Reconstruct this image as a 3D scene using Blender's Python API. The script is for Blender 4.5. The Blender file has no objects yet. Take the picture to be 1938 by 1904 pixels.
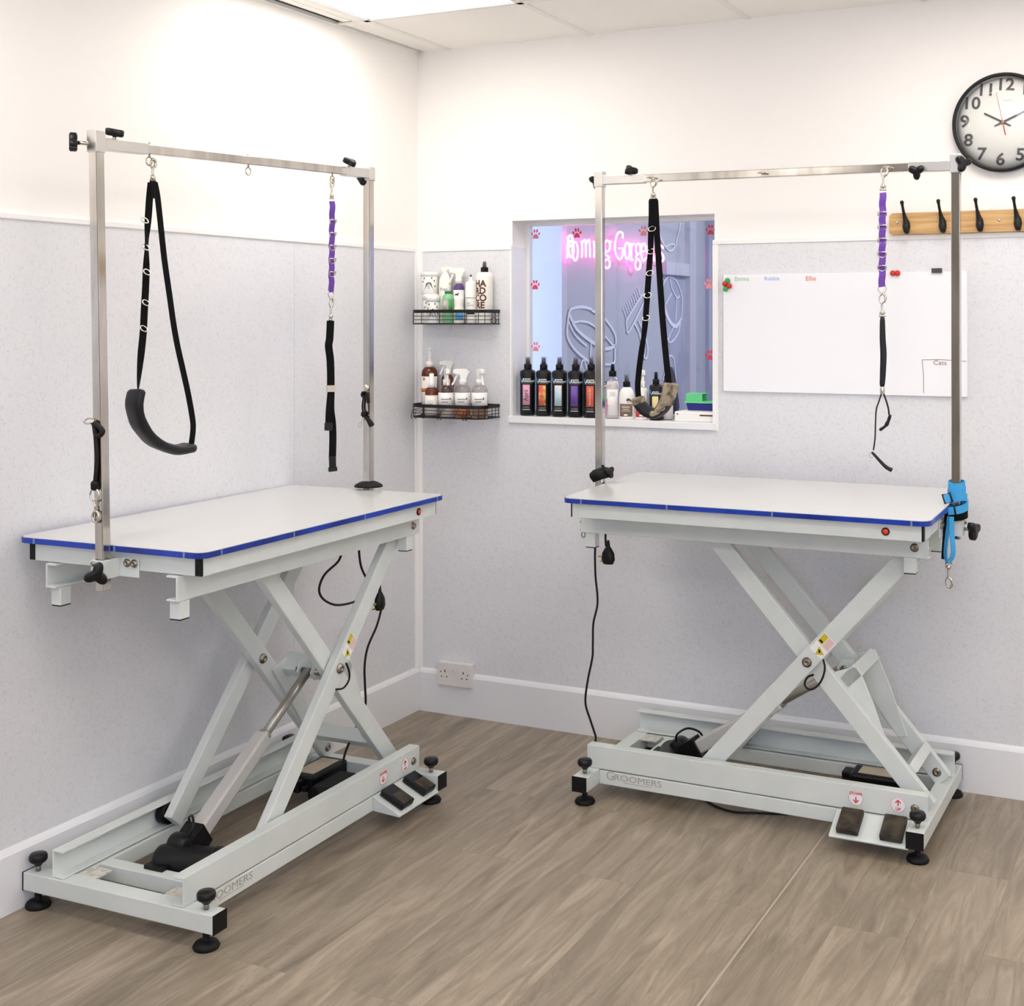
import bpy, math, random
import numpy as np
from mathutils import Matrix, Vector
random.seed(7)
PI = math.pi
sc = bpy.context.scene
COL = sc.collection

LED_STRENGTH = 7.5
# ------------------------------------------------------------------ camera model
CF, CX, CY = 2459.75, 1142.3, 588.5            # focal length and principal point, 1938x1904 frame
YAW, PITCH, ROLL = math.radians(24.948), math.radians(.268), math.radians(-.033)
CAM = Vector((2.7467, -4.2152, 1.4965))
FW = Vector((-math.sin(YAW)*math.cos(PITCH), math.cos(YAW)*math.cos(PITCH), math.sin(PITCH)))
_R = Vector((math.cos(YAW), math.sin(YAW), 0)); _U = _R.cross(FW)
RT = _R*math.cos(ROLL) + _U*math.sin(ROLL); UP = _U*math.cos(ROLL) - _R*math.sin(ROLL)

def at(px, py, ax, val):                        # point of the plane axis=val seen at a pixel
    d = FW + RT*((px-CX)/CF) - UP*((py-CY)/CF)
    return CAM + d*((val-CAM[ax])/d[ax])

# the two tables' own frames: u along the table, v towards the wall, w up
TL = Matrix.Translation((.5338, -1.8287, 0)) @ Matrix.Rotation(PI/2+.0205, 4, 'Z')
TR = Matrix.Translation((.9836, -.5492, 0)) @ Matrix.Rotation(-.0012, 4, 'Z')
def lat(T, px, py, ax, val):
    I = T.inverted(); c = I @ CAM
    d = I.to_3x3() @ (FW + RT*((px-CX)/CF) - UP*((py-CY)/CF))
    return c + d*((val-c[ax])/d[ax])

# ------------------------------------------------------------------ materials
def lin(c):
    return tuple((x/255/12.92 if x/255 <= .04045 else ((x/255+.055)/1.055)**2.4) for x in c)
MATS = {}
def mat(name, rgb, rough=.5, metal=0, emit=None, estr=0, spec=.5, coat=0):
    if name in MATS: return MATS[name]
    m = bpy.data.materials.new(name); m.use_nodes = True
    b = m.node_tree.nodes['Principled BSDF']
    b.inputs['Base Color'].default_value = (*lin(rgb), 1)
    b.inputs['Roughness'].default_value = rough
    b.inputs['Metallic'].default_value = metal
    b.inputs['Specular IOR Level'].default_value = spec
    b.inputs['Coat Weight'].default_value = coat
    if emit:
        b.inputs['Emission Color'].default_value = (*lin(emit), 1)
        b.inputs['Emission Strength'].default_value = estr
    MATS[name] = m
    return m
def nodes(m): return m.node_tree.nodes, m.node_tree.links, m.node_tree.nodes['Principled BSDF']
def add_noise_bump(m, scale, dist, strength=.3):
    N, L, b = nodes(m)
    t = N.new('ShaderNodeTexCoord'); n = N.new('ShaderNodeTexNoise'); n.inputs['Scale'].default_value = scale
    bp = N.new('ShaderNodeBump'); bp.inputs['Distance'].default_value = dist; bp.inputs['Strength'].default_value = strength
    L.new(t.outputs['Object'], n.inputs['Vector']); L.new(n.outputs['Fac'], bp.inputs['Height']); L.new(bp.outputs['Normal'], b.inputs['Normal'])
def add_vary(m, c1, c2, scale, lo=.4, hi=.6, detail=4, stretch=(1, 1, 1)):
    N, L, b = nodes(m)
    t = N.new('ShaderNodeTexCoord'); mp = N.new('ShaderNodeMapping'); mp.inputs['Scale'].default_value = stretch
    n = N.new('ShaderNodeTexNoise'); n.inputs['Scale'].default_value = scale; n.inputs['Detail'].default_value = detail
    r = N.new('ShaderNodeValToRGB'); r.color_ramp.elements[0].position = lo; r.color_ramp.elements[1].position = hi
    r.color_ramp.elements[0].color = (*lin(c1), 1); r.color_ramp.elements[1].color = (*lin(c2), 1)
    L.new(t.outputs['Object'], mp.inputs['Vector']); L.new(mp.outputs['Vector'], n.inputs['Vector'])
    L.new(n.outputs['Fac'], r.inputs['Fac']); L.new(r.outputs['Color'], b.inputs['Base Color'])

M_PAINT = mat('wall paint', (244, 241, 237), .6)
add_noise_bump(M_PAINT, 90, .0006, .15)
M_CEIL = mat('ceiling tile', (246, 243, 238), .9)
add_noise_bump(M_CEIL, 320, .0006, .2)
M_GRID = mat('ceiling grid', (236, 234, 228), .5)
M_VOID_SHADE = mat('ceiling void shade', (44, 42, 32), .9)  # shade above the tiles, put into the colour
M_TRIM = mat('white plastic trim', (242, 240, 238), .3)
M_SKIRT = mat('skirting', (232, 232, 234), .35)
M_SILL = mat('sill', (238, 238, 240), .22)

# speckled mineral cladding panels
M_CLAD = mat('cladding', (226, 226, 230), .26)
def _clad():
    N, L, b = nodes(M_CLAD)
    t = N.new('ShaderNodeTexCoord')
    n1 = N.new('ShaderNodeTexNoise'); n1.inputs['Scale'].default_value = 120; n1.inputs['Detail'].default_value = 5; n1.inputs['Roughness'].default_value = .7
    n2 = N.new('ShaderNodeTexNoise'); n2.inputs['Scale'].default_value = 3.2; n2.inputs['Detail'].default_value = 3
    r1 = N.new('ShaderNodeValToRGB'); e = r1.color_ramp.elements
    e[0].position = .30; e[0].color = (*lin((210, 211, 215)), 1); e[1].position = .48; e[1].color = (*lin((226, 226, 229)), 1)
    r2 = N.new('ShaderNodeValToRGB'); e = r2.color_ramp.elements
    e[0].position = .35; e[0].color = (.965, .965, .97, 1); e[1].position = .65; e[1].color = (1, 1, 1, 1)
    n3 = N.new('ShaderNodeTexNoise'); n3.inputs['Scale'].default_value = 190; n3.inputs['Detail'].default_value = 2
    r3 = N.new('ShaderNodeValToRGB'); e = r3.color_ramp.elements
    e[0].position = .69; e[0].color = (1, 1, 1, 1); e[1].position = .74; e[1].color = (.5, .5, .54, 1)
    mx = N.new('ShaderNodeMixRGB'); mx.blend_type = 'MULTIPLY'; mx.inputs[0].default_value = 1
    m2 = N.new('ShaderNodeMixRGB'); m2.blend_type = 'MULTIPLY'; m2.inputs[0].default_value = .55
    for n in (n1, n2, n3): L.new(t.outputs['Object'], n.inputs['Vector'])
    L.new(n1.outputs['Fac'], r1.inputs['Fac']); L.new(n2.outputs['Fac'], r2.inputs['Fac']); L.new(n3.outputs['Fac'], r3.inputs['Fac'])
    L.new(r1.outputs['Color'], mx.inputs[1]); L.new(r2.outputs['Color'], mx.inputs[2])
    L.new(mx.outputs['Color'], m2.inputs[1]); L.new(r3.outputs['Color'], m2.inputs[2])
    L.new(m2.outputs['Color'], b.inputs['Base Color'])
_clad()

# wood-look vinyl planks running towards the back wall
M_FLOOR = mat('vinyl plank floor', (150, 132, 114), .38)
def _floor():
    N, L, b = nodes(M_FLOOR)
    t = N.new('ShaderNodeTexCoord')
    rot = N.new('ShaderNodeMapping'); rot.inputs['Rotation'].default_value = (0, 0, PI/2); rot.inputs['Location'].default_value = (.13, .05, 0)
    br = N.new('ShaderNodeTexBrick'); br.offset = .37; br.offset_frequency = 2
    br.inputs['Scale'].default_value = 1; br.inputs['Brick Width'].default_value = 1.2; br.inputs['Row Height'].default_value = .178
    br.inputs['Mortar Size'].default_value = .0008; br.inputs['Mortar Smooth'].default_value = .1; br.inputs['Bias'].default_value = 0
    br.inputs['Color1'].default_value = (0, 0, 0, 1); br.inputs['Color2'].default_value = (1, 1, 1, 1); br.inputs['Mortar'].default_value = (.35, .35, .35, 1)
    L.new(t.outputs['Object'], rot.inputs['Vector']); L.new(rot.outputs['Vector'], br.inputs['Vector'])
    sep = N.new('ShaderNodeSeparateXYZ'); L.new(t.outputs['Object'], sep.inputs[0])
    # grain coordinates, shifted per plank
    mul = N.new('ShaderNodeMath'); mul.operation = 'MULTIPLY'; mul.inputs[1].default_value = 7.0; L.new(br.outputs['Color'], mul.inputs[0])
    comb = N.new('ShaderNodeCombineXYZ')
    ax = N.new('ShaderNodeMath'); ax.operation = 'MULTIPLY'; ax.inputs[1].default_value = 22; L.new(sep.outputs['X'], ax.inputs[0])
    ay = N.new('ShaderNodeMath'); ay.operation = 'MULTIPLY'; ay.inputs[1].default_value = 2.4; L.new(sep.outputs['Y'], ay.inputs[0])
    L.new(ax.outputs[0], comb.inputs['X']); L.new(ay.outputs[0], comb.inputs['Y']); L.new(mul.outputs[0], comb.inputs['Z'])
    g = N.new('ShaderNodeTexNoise'); g.inputs['Scale'].default_value = 1; g.inputs['Detail'].default_value = 9; g.inputs['Roughness'].default_value = .66; g.inputs['Distortion'].default_value = 1.1
    L.new(comb.outputs[0], g.inputs['Vector'])
    ramp = N.new('ShaderNodeValToRGB'); e = ramp.color_ramp.elements
    e[0].position = .28; e[0].color = (*lin((116, 104, 90)), 1); e[1].position = .72; e[1].color = (*lin((176, 162, 145)), 1)
    k = ramp.color_ramp.elements.new(.5); k.color = (*lin((147, 134, 117)), 1)
    L.new(g.outputs['Fac'], ramp.inputs['Fac'])
    # cathedral streaks
    w = N.new('ShaderNodeTexNoise'); w.inputs['Scale'].default_value = .42; w.inputs['Detail'].default_value = 3; w.inputs['Distortion'].default_value = 2.2
    L.new(comb.outputs[0], w.inputs['Vector'])
    wm = N.new('ShaderNodeMath'); wm.operation = 'MULTIPLY'; wm.inputs[1].default_value = 26; L.new(w.outputs['Fac'], wm.inputs[0])
    fr = N.new('ShaderNodeMath'); fr.operation = 'FRACT'; L.new(wm.outputs[0], fr.inputs[0])
    wr = N.new('ShaderNodeValToRGB'); e = wr.color_ramp.elements
    e[0].position = 0; e[0].color = (.72, .71, .70, 1); e[1].position = .22; e[1].color = (1, 1, 1, 1)
    L.new(fr.outputs[0], wr.inputs['Fac'])
    mk = N.new('ShaderNodeTexNoise'); mk.inputs['Scale'].default_value = 1.5; L.new(t.outputs['Object'], mk.inputs['Vector'])
    mkr = N.new('ShaderNodeMapRange'); mkr.inputs['From Min'].default_value = .45; mkr.inputs['From Max'].default_value = .65; mkr.inputs['To Max'].default_value = .75
    L.new(mk.outputs['Fac'], mkr.inputs['Value'])
    m1 = N.new('ShaderNodeMixRGB'); m1.blend_type = 'MULTIPLY'
    L.new(mkr.outputs[0], m1.inputs[0]); L.new(ramp.outputs['Color'], m1.inputs[1]); L.new(wr.outputs['Color'], m1.inputs[2])
    pr = N.new('ShaderNodeValToRGB'); e = pr.color_ramp.elements
    e[0].position = 0; e[0].color = (.90, .895, .89, 1); e[1].position = 1; e[1].color = (1.07, 1.06, 1.05, 1)
    L.new(br.outputs['Color'], pr.inputs['Fac'])
    m2 = N.new('ShaderNodeMixRGB'); m2.blend_type = 'MULTIPLY'; m2.inputs[0].default_value = 1
    L.new(m1.outputs['Color'], m2.inputs[1]); L.new(pr.outputs['Color'], m2.inputs[2])
    m3 = N.new('ShaderNodeMixRGB'); m3.blend_type = 'MULTIPLY'; m3.inputs[2].default_value = (.72, .70, .68, 1)
    L.new(br.outputs['Fac'], m3.inputs[0]); L.new(m2.outputs['Color'], m3.inputs[1])
    L.new(m3.outputs['Color'], b.inputs['Base Color'])
    bp = N.new('ShaderNodeBump'); bp.inputs['Distance'].default_value = .0006; bp.inputs['Strength'].default_value = .35
    L.new(g.outputs['Fac'], bp.inputs['Height']); L.new(bp.outputs['Normal'], b.inputs['Normal'])
_floor()

M_STEEL = mat('white powder coated steel', (222, 227, 224), .34)
add_vary(M_STEEL, (210, 216, 213), (217, 222, 219), 9, .35, .65)
M_SMUDGE = mat('scuffed white steel', (205, 202, 190), .5)
add_vary(M_SMUDGE, (170, 158, 135), (216, 214, 206), 60, .3, .55)
M_TOP = mat('laminate top', (206, 207, 205), .17)
M_BLUE = mat('blue edging', (28, 62, 172), .3)
add_vary(M_BLUE, (14, 40, 130), (22, 62, 172), 9, .35, .6)
M_CLEAR = mat('pale edging clip', (120, 140, 170), .3)
M_CHROME = mat('chrome', (214, 208, 200), .13, 1)
add_vary(M_CHROME, (180, 174, 166), (212, 208, 201), 22, .35, .65, stretch=(1, 1, .15))
M_SLEEVE = mat('brushed stainless sleeve', (214, 212, 208), .32, 1)
M_NICKEL = mat('nickel fittings', (205, 198, 186), .2, 1)
M_ALU = mat('aluminium cylinder', (208, 206, 202), .4, .25)
M_ROD = mat('steel rod', (178, 174, 166), .36, .7)
M_BOLT = mat('bolt steel', (150, 142, 130), .35, 1)
M_BLACK = mat('black plastic', (13, 12, 13), .4, spec=.35)
M_RUBBER = mat('black rubber', (11, 10, 11), .6, spec=.3)
M_WORN = mat('worn brown black rubber', (58, 48, 38), .6)
add_vary(M_WORN, (30, 25, 22), (70, 60, 44), 30, .35, .6)
M_DARK = mat('black caps', (10, 9, 10), .5, spec=.3)
M_CORD = mat('brown black cord', (24, 14, 11), .5, spec=.3)
M_RED = mat('red indicator', (176, 44, 22), .25, emit=(220, 50, 20), estr=.25)
M_WEB = mat('black webbing', (12, 11, 12), .8, spec=.15)
add_noise_bump(M_WEB, 700, .0006, .4)
M_LEATHER = mat('black leather', (15, 15, 18), .45, spec=.35)
add_noise_bump(M_LEATHER, 120, .001, .25)
M_FLEECE = mat('tan fleece', (142, 128, 106), .95)
add_vary(M_FLEECE, (96, 86, 72), (164, 150, 128), 45, .36, .58, 6)
add_noise_bump(M_FLEECE, 160, .004, .9)
M_PURPLE = mat('purple webbing', (104, 60, 160), .7)
add_noise_bump(M_PURPLE, 600, .0006, .4)
M_CYAN = mat('blue webbing', (58, 158, 216), .65)
add_noise_bump(M_CYAN, 600, .0006, .4)
M_STICKW = mat('sticker white', (240, 238, 240), .4)
M_STICKR = mat('sticker red', (205, 40, 28), .4)
M_STICKY = mat('sticker yellow', (206, 190, 40), .4)
M_STICKP = mat('sticker pink', (226, 196, 190), .4)
M_LOGO = mat('grey lettering', (172, 166, 156), .5)
M_BEIGE = mat('adapter plate', (196, 182, 158), .5)
M_WOOD = mat('bamboo wood', (206, 164, 104), .45)
add_vary(M_WOOD, (178, 132, 76), (224, 186, 128), 10, .3, .7, 6, (.35, 1, 7))
M_CLOCKF = mat('clock face', (244, 244, 238), .4)
M_CHAR = mat('charcoal print', (70, 66, 68), .5)
M_GOLD = mat('brass', (210, 176, 90), .3, 1)
M_BOARD = mat('whiteboard', (246, 246, 250), .16)
M_PLW = mat('white bottle plastic', (244, 242, 238), .35)
M_PLWARM = mat('ivory bottle plastic', (246, 243, 232), .35)
M_AMBER = mat('amber bottle', (92, 40, 14), .12)
M_BRN = mat('brown print', (92, 50, 20), .5)
M_GREYCAP = mat('grey sprayer', (96, 92, 98), .4)
M_WIRE = mat('black wire', (26, 20, 19), .45, spec=.35)
M_MAGG = mat('green magnet', (72, 160, 84), .35)
M_MAGR = mat('red magnet', (204, 50, 40), .35)
M_PAWR = mat('paw red', (216, 62, 84), .5)
M_PAWP = mat('paw pale', (238, 140, 146), .5)
M_SOCK = mat('socket white', (226, 222, 218), .3)

def glass(name, tint, frac, rough=.02):
    if name in MATS: return MATS[name]
    m = bpy.data.materials.new(name); m.use_nodes = True
    N, L = m.node_tree.nodes, m.node_tree.links; N.clear()
    o = N.new('ShaderNodeOutputMaterial'); mx = N.new('ShaderNodeMixShader'); tr = N.new('ShaderNodeBsdfTransparent'); gl = N.new('ShaderNodeBsdfGlossy')
    tr.inputs[0].default_value = (*tint, 1); gl.inputs['Roughness'].default_value = rough
    lw = N.new('ShaderNodeLayerWeight'); lw.inputs['Blend'].default_value = .5
    pw = N.new('ShaderNodeMath'); pw.operation = 'POWER'; pw.inputs[1].default_value = 4.0; L.new(lw.outputs['Facing'], pw.inputs[0])
    fr = N.new('ShaderNodeMath'); fr.operation = 'MULTIPLY_ADD'; fr.inputs[1].default_value = .9; fr.inputs[2].default_value = .045; L.new(pw.outputs[0], fr.inputs[0])
    md = N.new('ShaderNodeMath'); md.operation = 'MULTIPLY'; md.inputs[1].default_value = frac; md.use_clamp = True
    L.new(fr.outputs[0], md.inputs[0]); L.new(md.outputs[0], mx.inputs[0]); L.new(tr.outputs[0], mx.inputs[1]); L.new(gl.outputs[0], mx.inputs[2]); L.new(mx.outputs[0], o.inputs[0])
    MATS[name] = m; return m
M_GLASS = glass('window glass', (.93, .94, .98), .8)
M_LENS = glass('clock lens', (1, 1, 1), .9)
M_CLEARB = glass('clear plastic', (.90, .88, .87), 1.3, .08)
M_CLEARCAP = glass('clear cap', (.86, .86, .88), 1.4, .08)
M_LIQ = mat('amber liquid', (176, 96, 40), .2)

# ------------------------------------------------------------------ mesh builder
class MB:
    def __init__(s, M=None): s.v = []; s.f = []; s.mi = []; s.sm = []; s.M = M or Matrix.Identity(4); s.mats = []
    def _m(s, m):
        if m is None: return 0
        if m not in s.mats: s.mats.append(m)
        return s.mats.index(m)
    def add(s, vs, fs, smooth=False, m=None):
        n = len(s.v); k = s._m(m)
        s.v += [Vector(p) for p in vs]
        for f in fs: s.f.append([i+n for i in f]); s.mi.append(k); s.sm.append(smooth)
        return s
    def box(s, a, b, m=None, R=None):
        x0, y0, z0 = a; x1, y1, z1 = b
        vs = [Vector(p) for p in ((x0,y0,z0),(x1,y0,z0),(x1,y1,z0),(x0,y1,z0),(x0,y0,z1),(x1,y0,z1),(x1,y1,z1),(x0,y1,z1))]
        if R: vs = [R @ p for p in vs]
        return s.add(vs, [(3,2,1,0),(4,5,6,7),(0,1,5,4),(1,2,6,5),(2,3,7,6),(3,0,4,7)], m=m)
    def cbox(s, c, d, m=None, R=None):
        c = Vector(c); d = Vector(d)/2
        T = Matrix.Translation(c) @ (R.to_4x4() if R else Matrix.Identity(4))
        return s.box(-d, d, m, T)
    def bar(s, p, q, side, w, t, m=None):        # rectangular bar p->q; t along 'side', w across
        p = Vector(p); q = Vector(q); d = (q-p).normalized(); side = Vector(side); side = (side - d*side.dot(d)).normalized(); n = d.cross(side)
        vs = []
        for e in (p, q):
            for a, b_ in ((-1,-1),(1,-1),(1,1),(-1,1)): vs.append(e + side*(a*t/2) + n*(b_*w/2))
        return s.add(vs, [(3,2,1,0),(4,5,6,7),(0,1,5,4),(1,2,6,5),(2,3,7,6),(3,0,4,7)], m=m)
    def tube(s, pts, r, n=10, closed=False, m=None, flat=None, smooth=True):
        pts = [Vector(p) for p in pts]; N = len(pts)
        rr = r if isinstance(r, (list, tuple)) else [r]*N
        tang = []
        for i in range(N):
            a = pts[i-1] if (i > 0 or closed) else pts[0]; b = pts[(i+1) % N] if (i < N-1 or closed) else pts[-1]
            t = b-a; tang.append(t.normalized() if t.length > 1e-9 else Vector((0,0,1)))
        ref = Vector((0,0,1)) if abs(tang[0].z) < .9 else Vector((1,0,0))
        u = (ref - tang[0]*ref.dot(tang[0])).normalized(); vs = []
        for i in range(N):
            u = u - tang[i]*u.dot(tang[i]); u = u.normalized() if u.length > 1e-6 else tang[i].orthogonal().normalized()
            w = tang[i].cross(u)
            for k in range(n):
                a = 2*PI*k/n; vs.append(pts[i] + (u*math.cos(a) + w*math.sin(a))*rr[i])
        fs = []
        for i in range(N if closed else N-1):
            j = (i+1) % N
            for k in range(n): fs.append((i*n+k, i*n+(k+1) % n, j*n+(k+1) % n, j*n+k))
        if not closed: fs += [tuple(range(n))[::-1], tuple((N-1)*n+k for k in range(n))]
        return s.add(vs, fs, smooth, m)
    def ribbon(s, pts, w, t, wdir, m=None, closed=False):   # flat strap; wdir = width direction (vector or list)
        pts = [Vector(p) for p in pts]; N = len(pts); vs = []
        ww = w if isinstance(w, (list, tuple)) else [w]*N
        tt = t if isinstance(t, (list, tuple)) else [t]*N
        for i in range(N):
            a = pts[i-1] if (i > 0 or closed) else pts[0]; b = pts[(i+1) % N] if (i < N-1 or closed) else pts[-1]
            d = (b-a).normalized(); wd = Vector(wdir[i] if isinstance(wdir, list) else wdir); wd = (wd - d*wd.dot(d)).normalized(); n = d.cross(wd)
            for x, y in ((-1,-1),(1,-1),(1,1),(-1,1)): vs.append(pts[i] + wd*(x*ww[i]/2) + n*(y*tt[i]/2))
        fs = []
        for i in range(N if closed else N-1):
            j = (i+1) % N
            for k in range(4): fs.append((i*4+k, i*4+(k+1) % 4, j*4+(k+1) % 4, j*4+k))
        if not closed: fs += [(3,2,1,0), tuple((N-1)*4+k for k in range(4))]
        return s.add(vs, fs, m=m)
    def pad(s, pts, w, t, wdir, m=None, n=14, bump=0):      # puffy padded band (super-ellipse section)
        pts = [Vector(p) for p in pts]; N = len(pts); vs = []
        for i in range(N):
            a = pts[max(i-1,0)]; b = pts[min(i+1,N-1)]; d = (b-a).normalized(); wd = Vector(wdir); wd = (wd - d*wd.dot(d)).normalized(); nn = d.cross(wd)
            e = min(i, N-1-i); k_ = .8 if e == 0 else 1.0
            for k in range(n):
                q = 2*PI*k/n; c_, s_ = math.cos(q), math.sin(q)
                f = 1 + bump*random.uniform(-1, 1)
                vs.append(pts[i] + wd*(math.copysign(abs(c_)**.55, c_)*w[i]/2*k_) + nn*(math.copysign(abs(s_)**.7, s_)*t[i]/2*k_*f))
        fs = [(i*n+k, i*n+(k+1) % n, (i+1)*n+(k+1) % n, (i+1)*n+k) for i in range(N-1) for k in range(n)]
        fs += [tuple(range(n))[::-1], tuple((N-1)*n+k for k in range(n))]
        return s.add(vs, fs, True, m)
    def lathe(s, prof, c=(0,0,0), n=24, m=None, A=None, sx=1, sy=1):
        c = Vector(c); vs = []; P = len(prof)
        for r, z in prof:
            for k in range(n):
                a = 2*PI*k/n; p = Vector((r*math.cos(a)*sx, r*math.sin(a)*sy, z))
                vs.append(c + (A @ p if A else p))
        fs = [(i*n+k, i*n+(k+1) % n, (i+1)*n+(k+1) % n, (i+1)*n+k) for i in range(P-1) for k in range(n)]
        n0 = len(s.f); s.add(vs, fs, True, m)
        fl = []
        if prof[0][0] > 1e-6: fl.append(tuple(range(n))[::-1])
        if prof[-1][0] > 1e-6: fl.append(tuple((P-1)*n+k for k in range(n)))
        off = len(s.v)-len(vs)
        for f in fl: s.f.append([i+off for i in f]); s.mi.append(s._m(m)); s.sm.append(False)
        return s
    def prism(s, poly, O, X, Y, depth, m=None, smooth=False):   # polygon in plane O + x X + y Y, extruded along X x Y
        O = Vector(O); X = Vector(X); Y = Vector(Y); Z = X.cross(Y).normalized(); n = len(poly)
        vs = [O + X*a + Y*b for a, b in poly] + [O + X*a + Y*b + Z*depth for a, b in poly]
        fs = [tuple(range(n))[::-1], tuple(range(n, 2*n))] + [(k, (k+1) % n, n+(k+1) % n, n+k) for k in range(n)]
        return s.add(vs, fs, smooth, m)
    def text(s, txt, O, X, Y, size, depth=.0006, m=None, align='CENTER', sx=1, off=0):
        cu = bpy.data.curves.new('t', 'FONT'); cu.body = txt; cu.size = size; cu.extrude = depth/2; cu.align_x = align; cu.align_y = 'CENTER'; cu.offset = off
        cu.resolution_u = 3
        o = bpy.data.objects.new('t', cu); COL.objects.link(o)
        dg = bpy.context.evaluated_depsgraph_get(); me = bpy.data.meshes.new_from_object(o.evaluated_get(dg))
        O = Vector(O); X = Vector(X).normalized(); Y = Vector(Y).normalized(); Z = X.cross(Y)
        s.add([O + X*(p.co.x*sx) + Y*p.co.y + Z*(p.co.z+depth/2) for p in me.vertices], [tuple(p.vertices) for p in me.polygons], m=m)
        bpy.data.objects.remove(o); bpy.data.curves.remove(cu); bpy.data.meshes.remove(me)
        return s
    def build(s, name, material, parent=None, bevel=0, label=None, seg=2):
        W = WORLD[parent.name].inverted() @ s.M if parent else s.M
        me = bpy.data.meshes.new(name); me.from_pydata([W @ p for p in s.v], [], s.f)
        if material is not None and not s.mats: me.materials.append(material)
        else:
            for m in s.mats: me.materials.append(m)
        for i, p in enumerate(me.polygons): p.use_smooth = s.sm[i]; p.material_index = s.mi[i]
        me.update()
        import bmesh
        b = bmesh.new(); b.from_mesh(me); bmesh.ops.recalc_face_normals(b, faces=b.faces); b.to_mesh(me); b.free()
        o = bpy.data.objects.new(name, me); COL.objects.link(o)
        if parent:
            o.parent = parent; WORLD[o.name] = WORLD[parent.name]
        else: WORLD[o.name] = Matrix.Identity(4)
        if label: o['label'] = label
        if bevel:
            md = o.modifiers.new('bevel', 'BEVEL'); md.width = bevel; md.segments = seg; md.limit_method = 'ANGLE'; md.angle_limit = math.radians(40); md.harden_normals = False
        return o
WORLD = {}
def thing(name, label, cat, M, group=None):
    o = bpy.data.objects.new(name, None); COL.objects.link(o); o.empty_display_size = .05
    o.matrix_world = M; WORLD[o.name] = M.copy()
    o['label'] = label; o['category'] = cat
    if group: o['group'] = group
    return o
def tag(o, label, cat, group=None):
    o['label'] = label; o['category'] = cat
    if group: o['group'] = group
    # move the origin to the thing's base
    me = o.data; vs = [v.co.copy() for v in me.vertices]
    c = Vector((sum(v.x for v in vs)/len(vs), sum(v.y for v in vs)/len(vs), min(v.z for v in vs)))
    me.transform(Matrix.Translation(-c)); o.location = c
    WORLD[o.name] = Matrix.Translation(c)
    return o
def struct(name, mb, m, parent=None, bevel=0):
    o = mb.build(name, m, parent, bevel)
    o['kind'] = 'structure'
    return o
T_ = Matrix.Translation
def spline(pts, k=6):                            # Catmull-Rom through points
    pts = [Vector(p) for p in pts]; out = []
    for i in range(len(pts)-1):
        p0 = pts[max(i-1,0)]; p1 = pts[i]; p2 = pts[i+1]; p3 = pts[min(i+2,len(pts)-1)]
        for j in range(k):
            t = j/k
            out.append(.5*((2*p1) + (p2-p0)*t + (2*p0-5*p1+4*p2-p3)*t*t + (3*p1-p0-3*p2+p3)*t**3))
    out.append(pts[-1]); return out
def ring_pts(c, X, Y, rx, ry=None, n=20):
    c = Vector(c); X = Vector(X); Y = Vector(Y); ry = ry or rx
    return [c + X*(rx*math.cos(2*PI*k/n)) + Y*(ry*math.sin(2*PI*k/n)) for k in range(n)]
def frame_z(d):                                  # rotation taking +z to d
    return Vector((0,0,1)).rotation_difference(Vector(d).normalized()).to_matrix()

# ------------------------------------------------------------------ room shell
H = 2.513; RX = 4.05; FY = -5.6; RAIL = 1.757
WX0, WX1, WZ0, WZ1 = .414, 1.207, 1.125, 1.852     # hatch window opening
# floor
f_ = struct('floor', MB().box((-.1, FY-.1, -.06), (RX+.1, .16, 0)), M_FLOOR)
MB().box((1.7355, FY, 0), (1.7405, -.018, .0006)).build('weld_seam', mat('seam weld', (176, 166, 150), .4), f_)
# walls
w = struct('wall_left', MB().box((-.12, FY-.1, 0), (0, .14, H+.25)), M_PAINT)
cl = MB().box((0, FY, .15), (.004, -.7475, RAIL-.004)).box((0, -.7465, .15), (.004, -.004, RAIL-.004)).build('cladding', M_CLAD, w)
w2 = struct('wall_back', MB().box((-.12, 0, 0), (WX0, .14, H+.25)).box((WX1, 0, 0), (RX+.12, .14, H+.25)).box((WX0, 0, 0), (WX1, .14, WZ0)).box((WX0, 0, WZ1), (WX1, .14, H+.25)), M_PAINT)
MB().box((.004, -.004, .15), (WX0-.006, 0, RAIL-.004)).box((WX0-.006, -.004, .15), (WX1+.006, 0, WZ0-.014)).box((WX1+.006, -.004, .15), (RX, 0, RAIL-.004)).build('cladding', M_CLAD, w2)
struct('wall_right', MB().box((RX, FY-.1, 0), (RX+.12, 0, H+.25)), M_PAINT)
fw0, fw1, fz0, fz1 = 2.1, 3.8, .95, 2.25
struct('wall_front', MB().box((0, FY-.12, 0), (fw0, FY, H+.25)).box((fw1, FY-.12, 0), (RX, FY, H+.25)).box((fw0, FY-.12, 0), (fw1, FY, fz0)).box((fw0, FY-.12, fz1), (fw1, FY, H+.25)), mat('grey for reflections', (150, 145, 138), .6))  # unseen wall, greyed to darken the chrome reflections and the fill
wf = struct('window_2', MB().box((fw0, FY-.1, fz0), (fw0+.05, FY-.04, fz1)).box((fw1-.05, FY-.1, fz0), (fw1, FY-.04, fz1)).box((fw0, FY-.1, fz0), (fw1, FY-.04, fz0+.05)).box((fw0, FY-.1, fz1-.05), (fw1, FY-.04, fz1)), M_TRIM)
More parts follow.
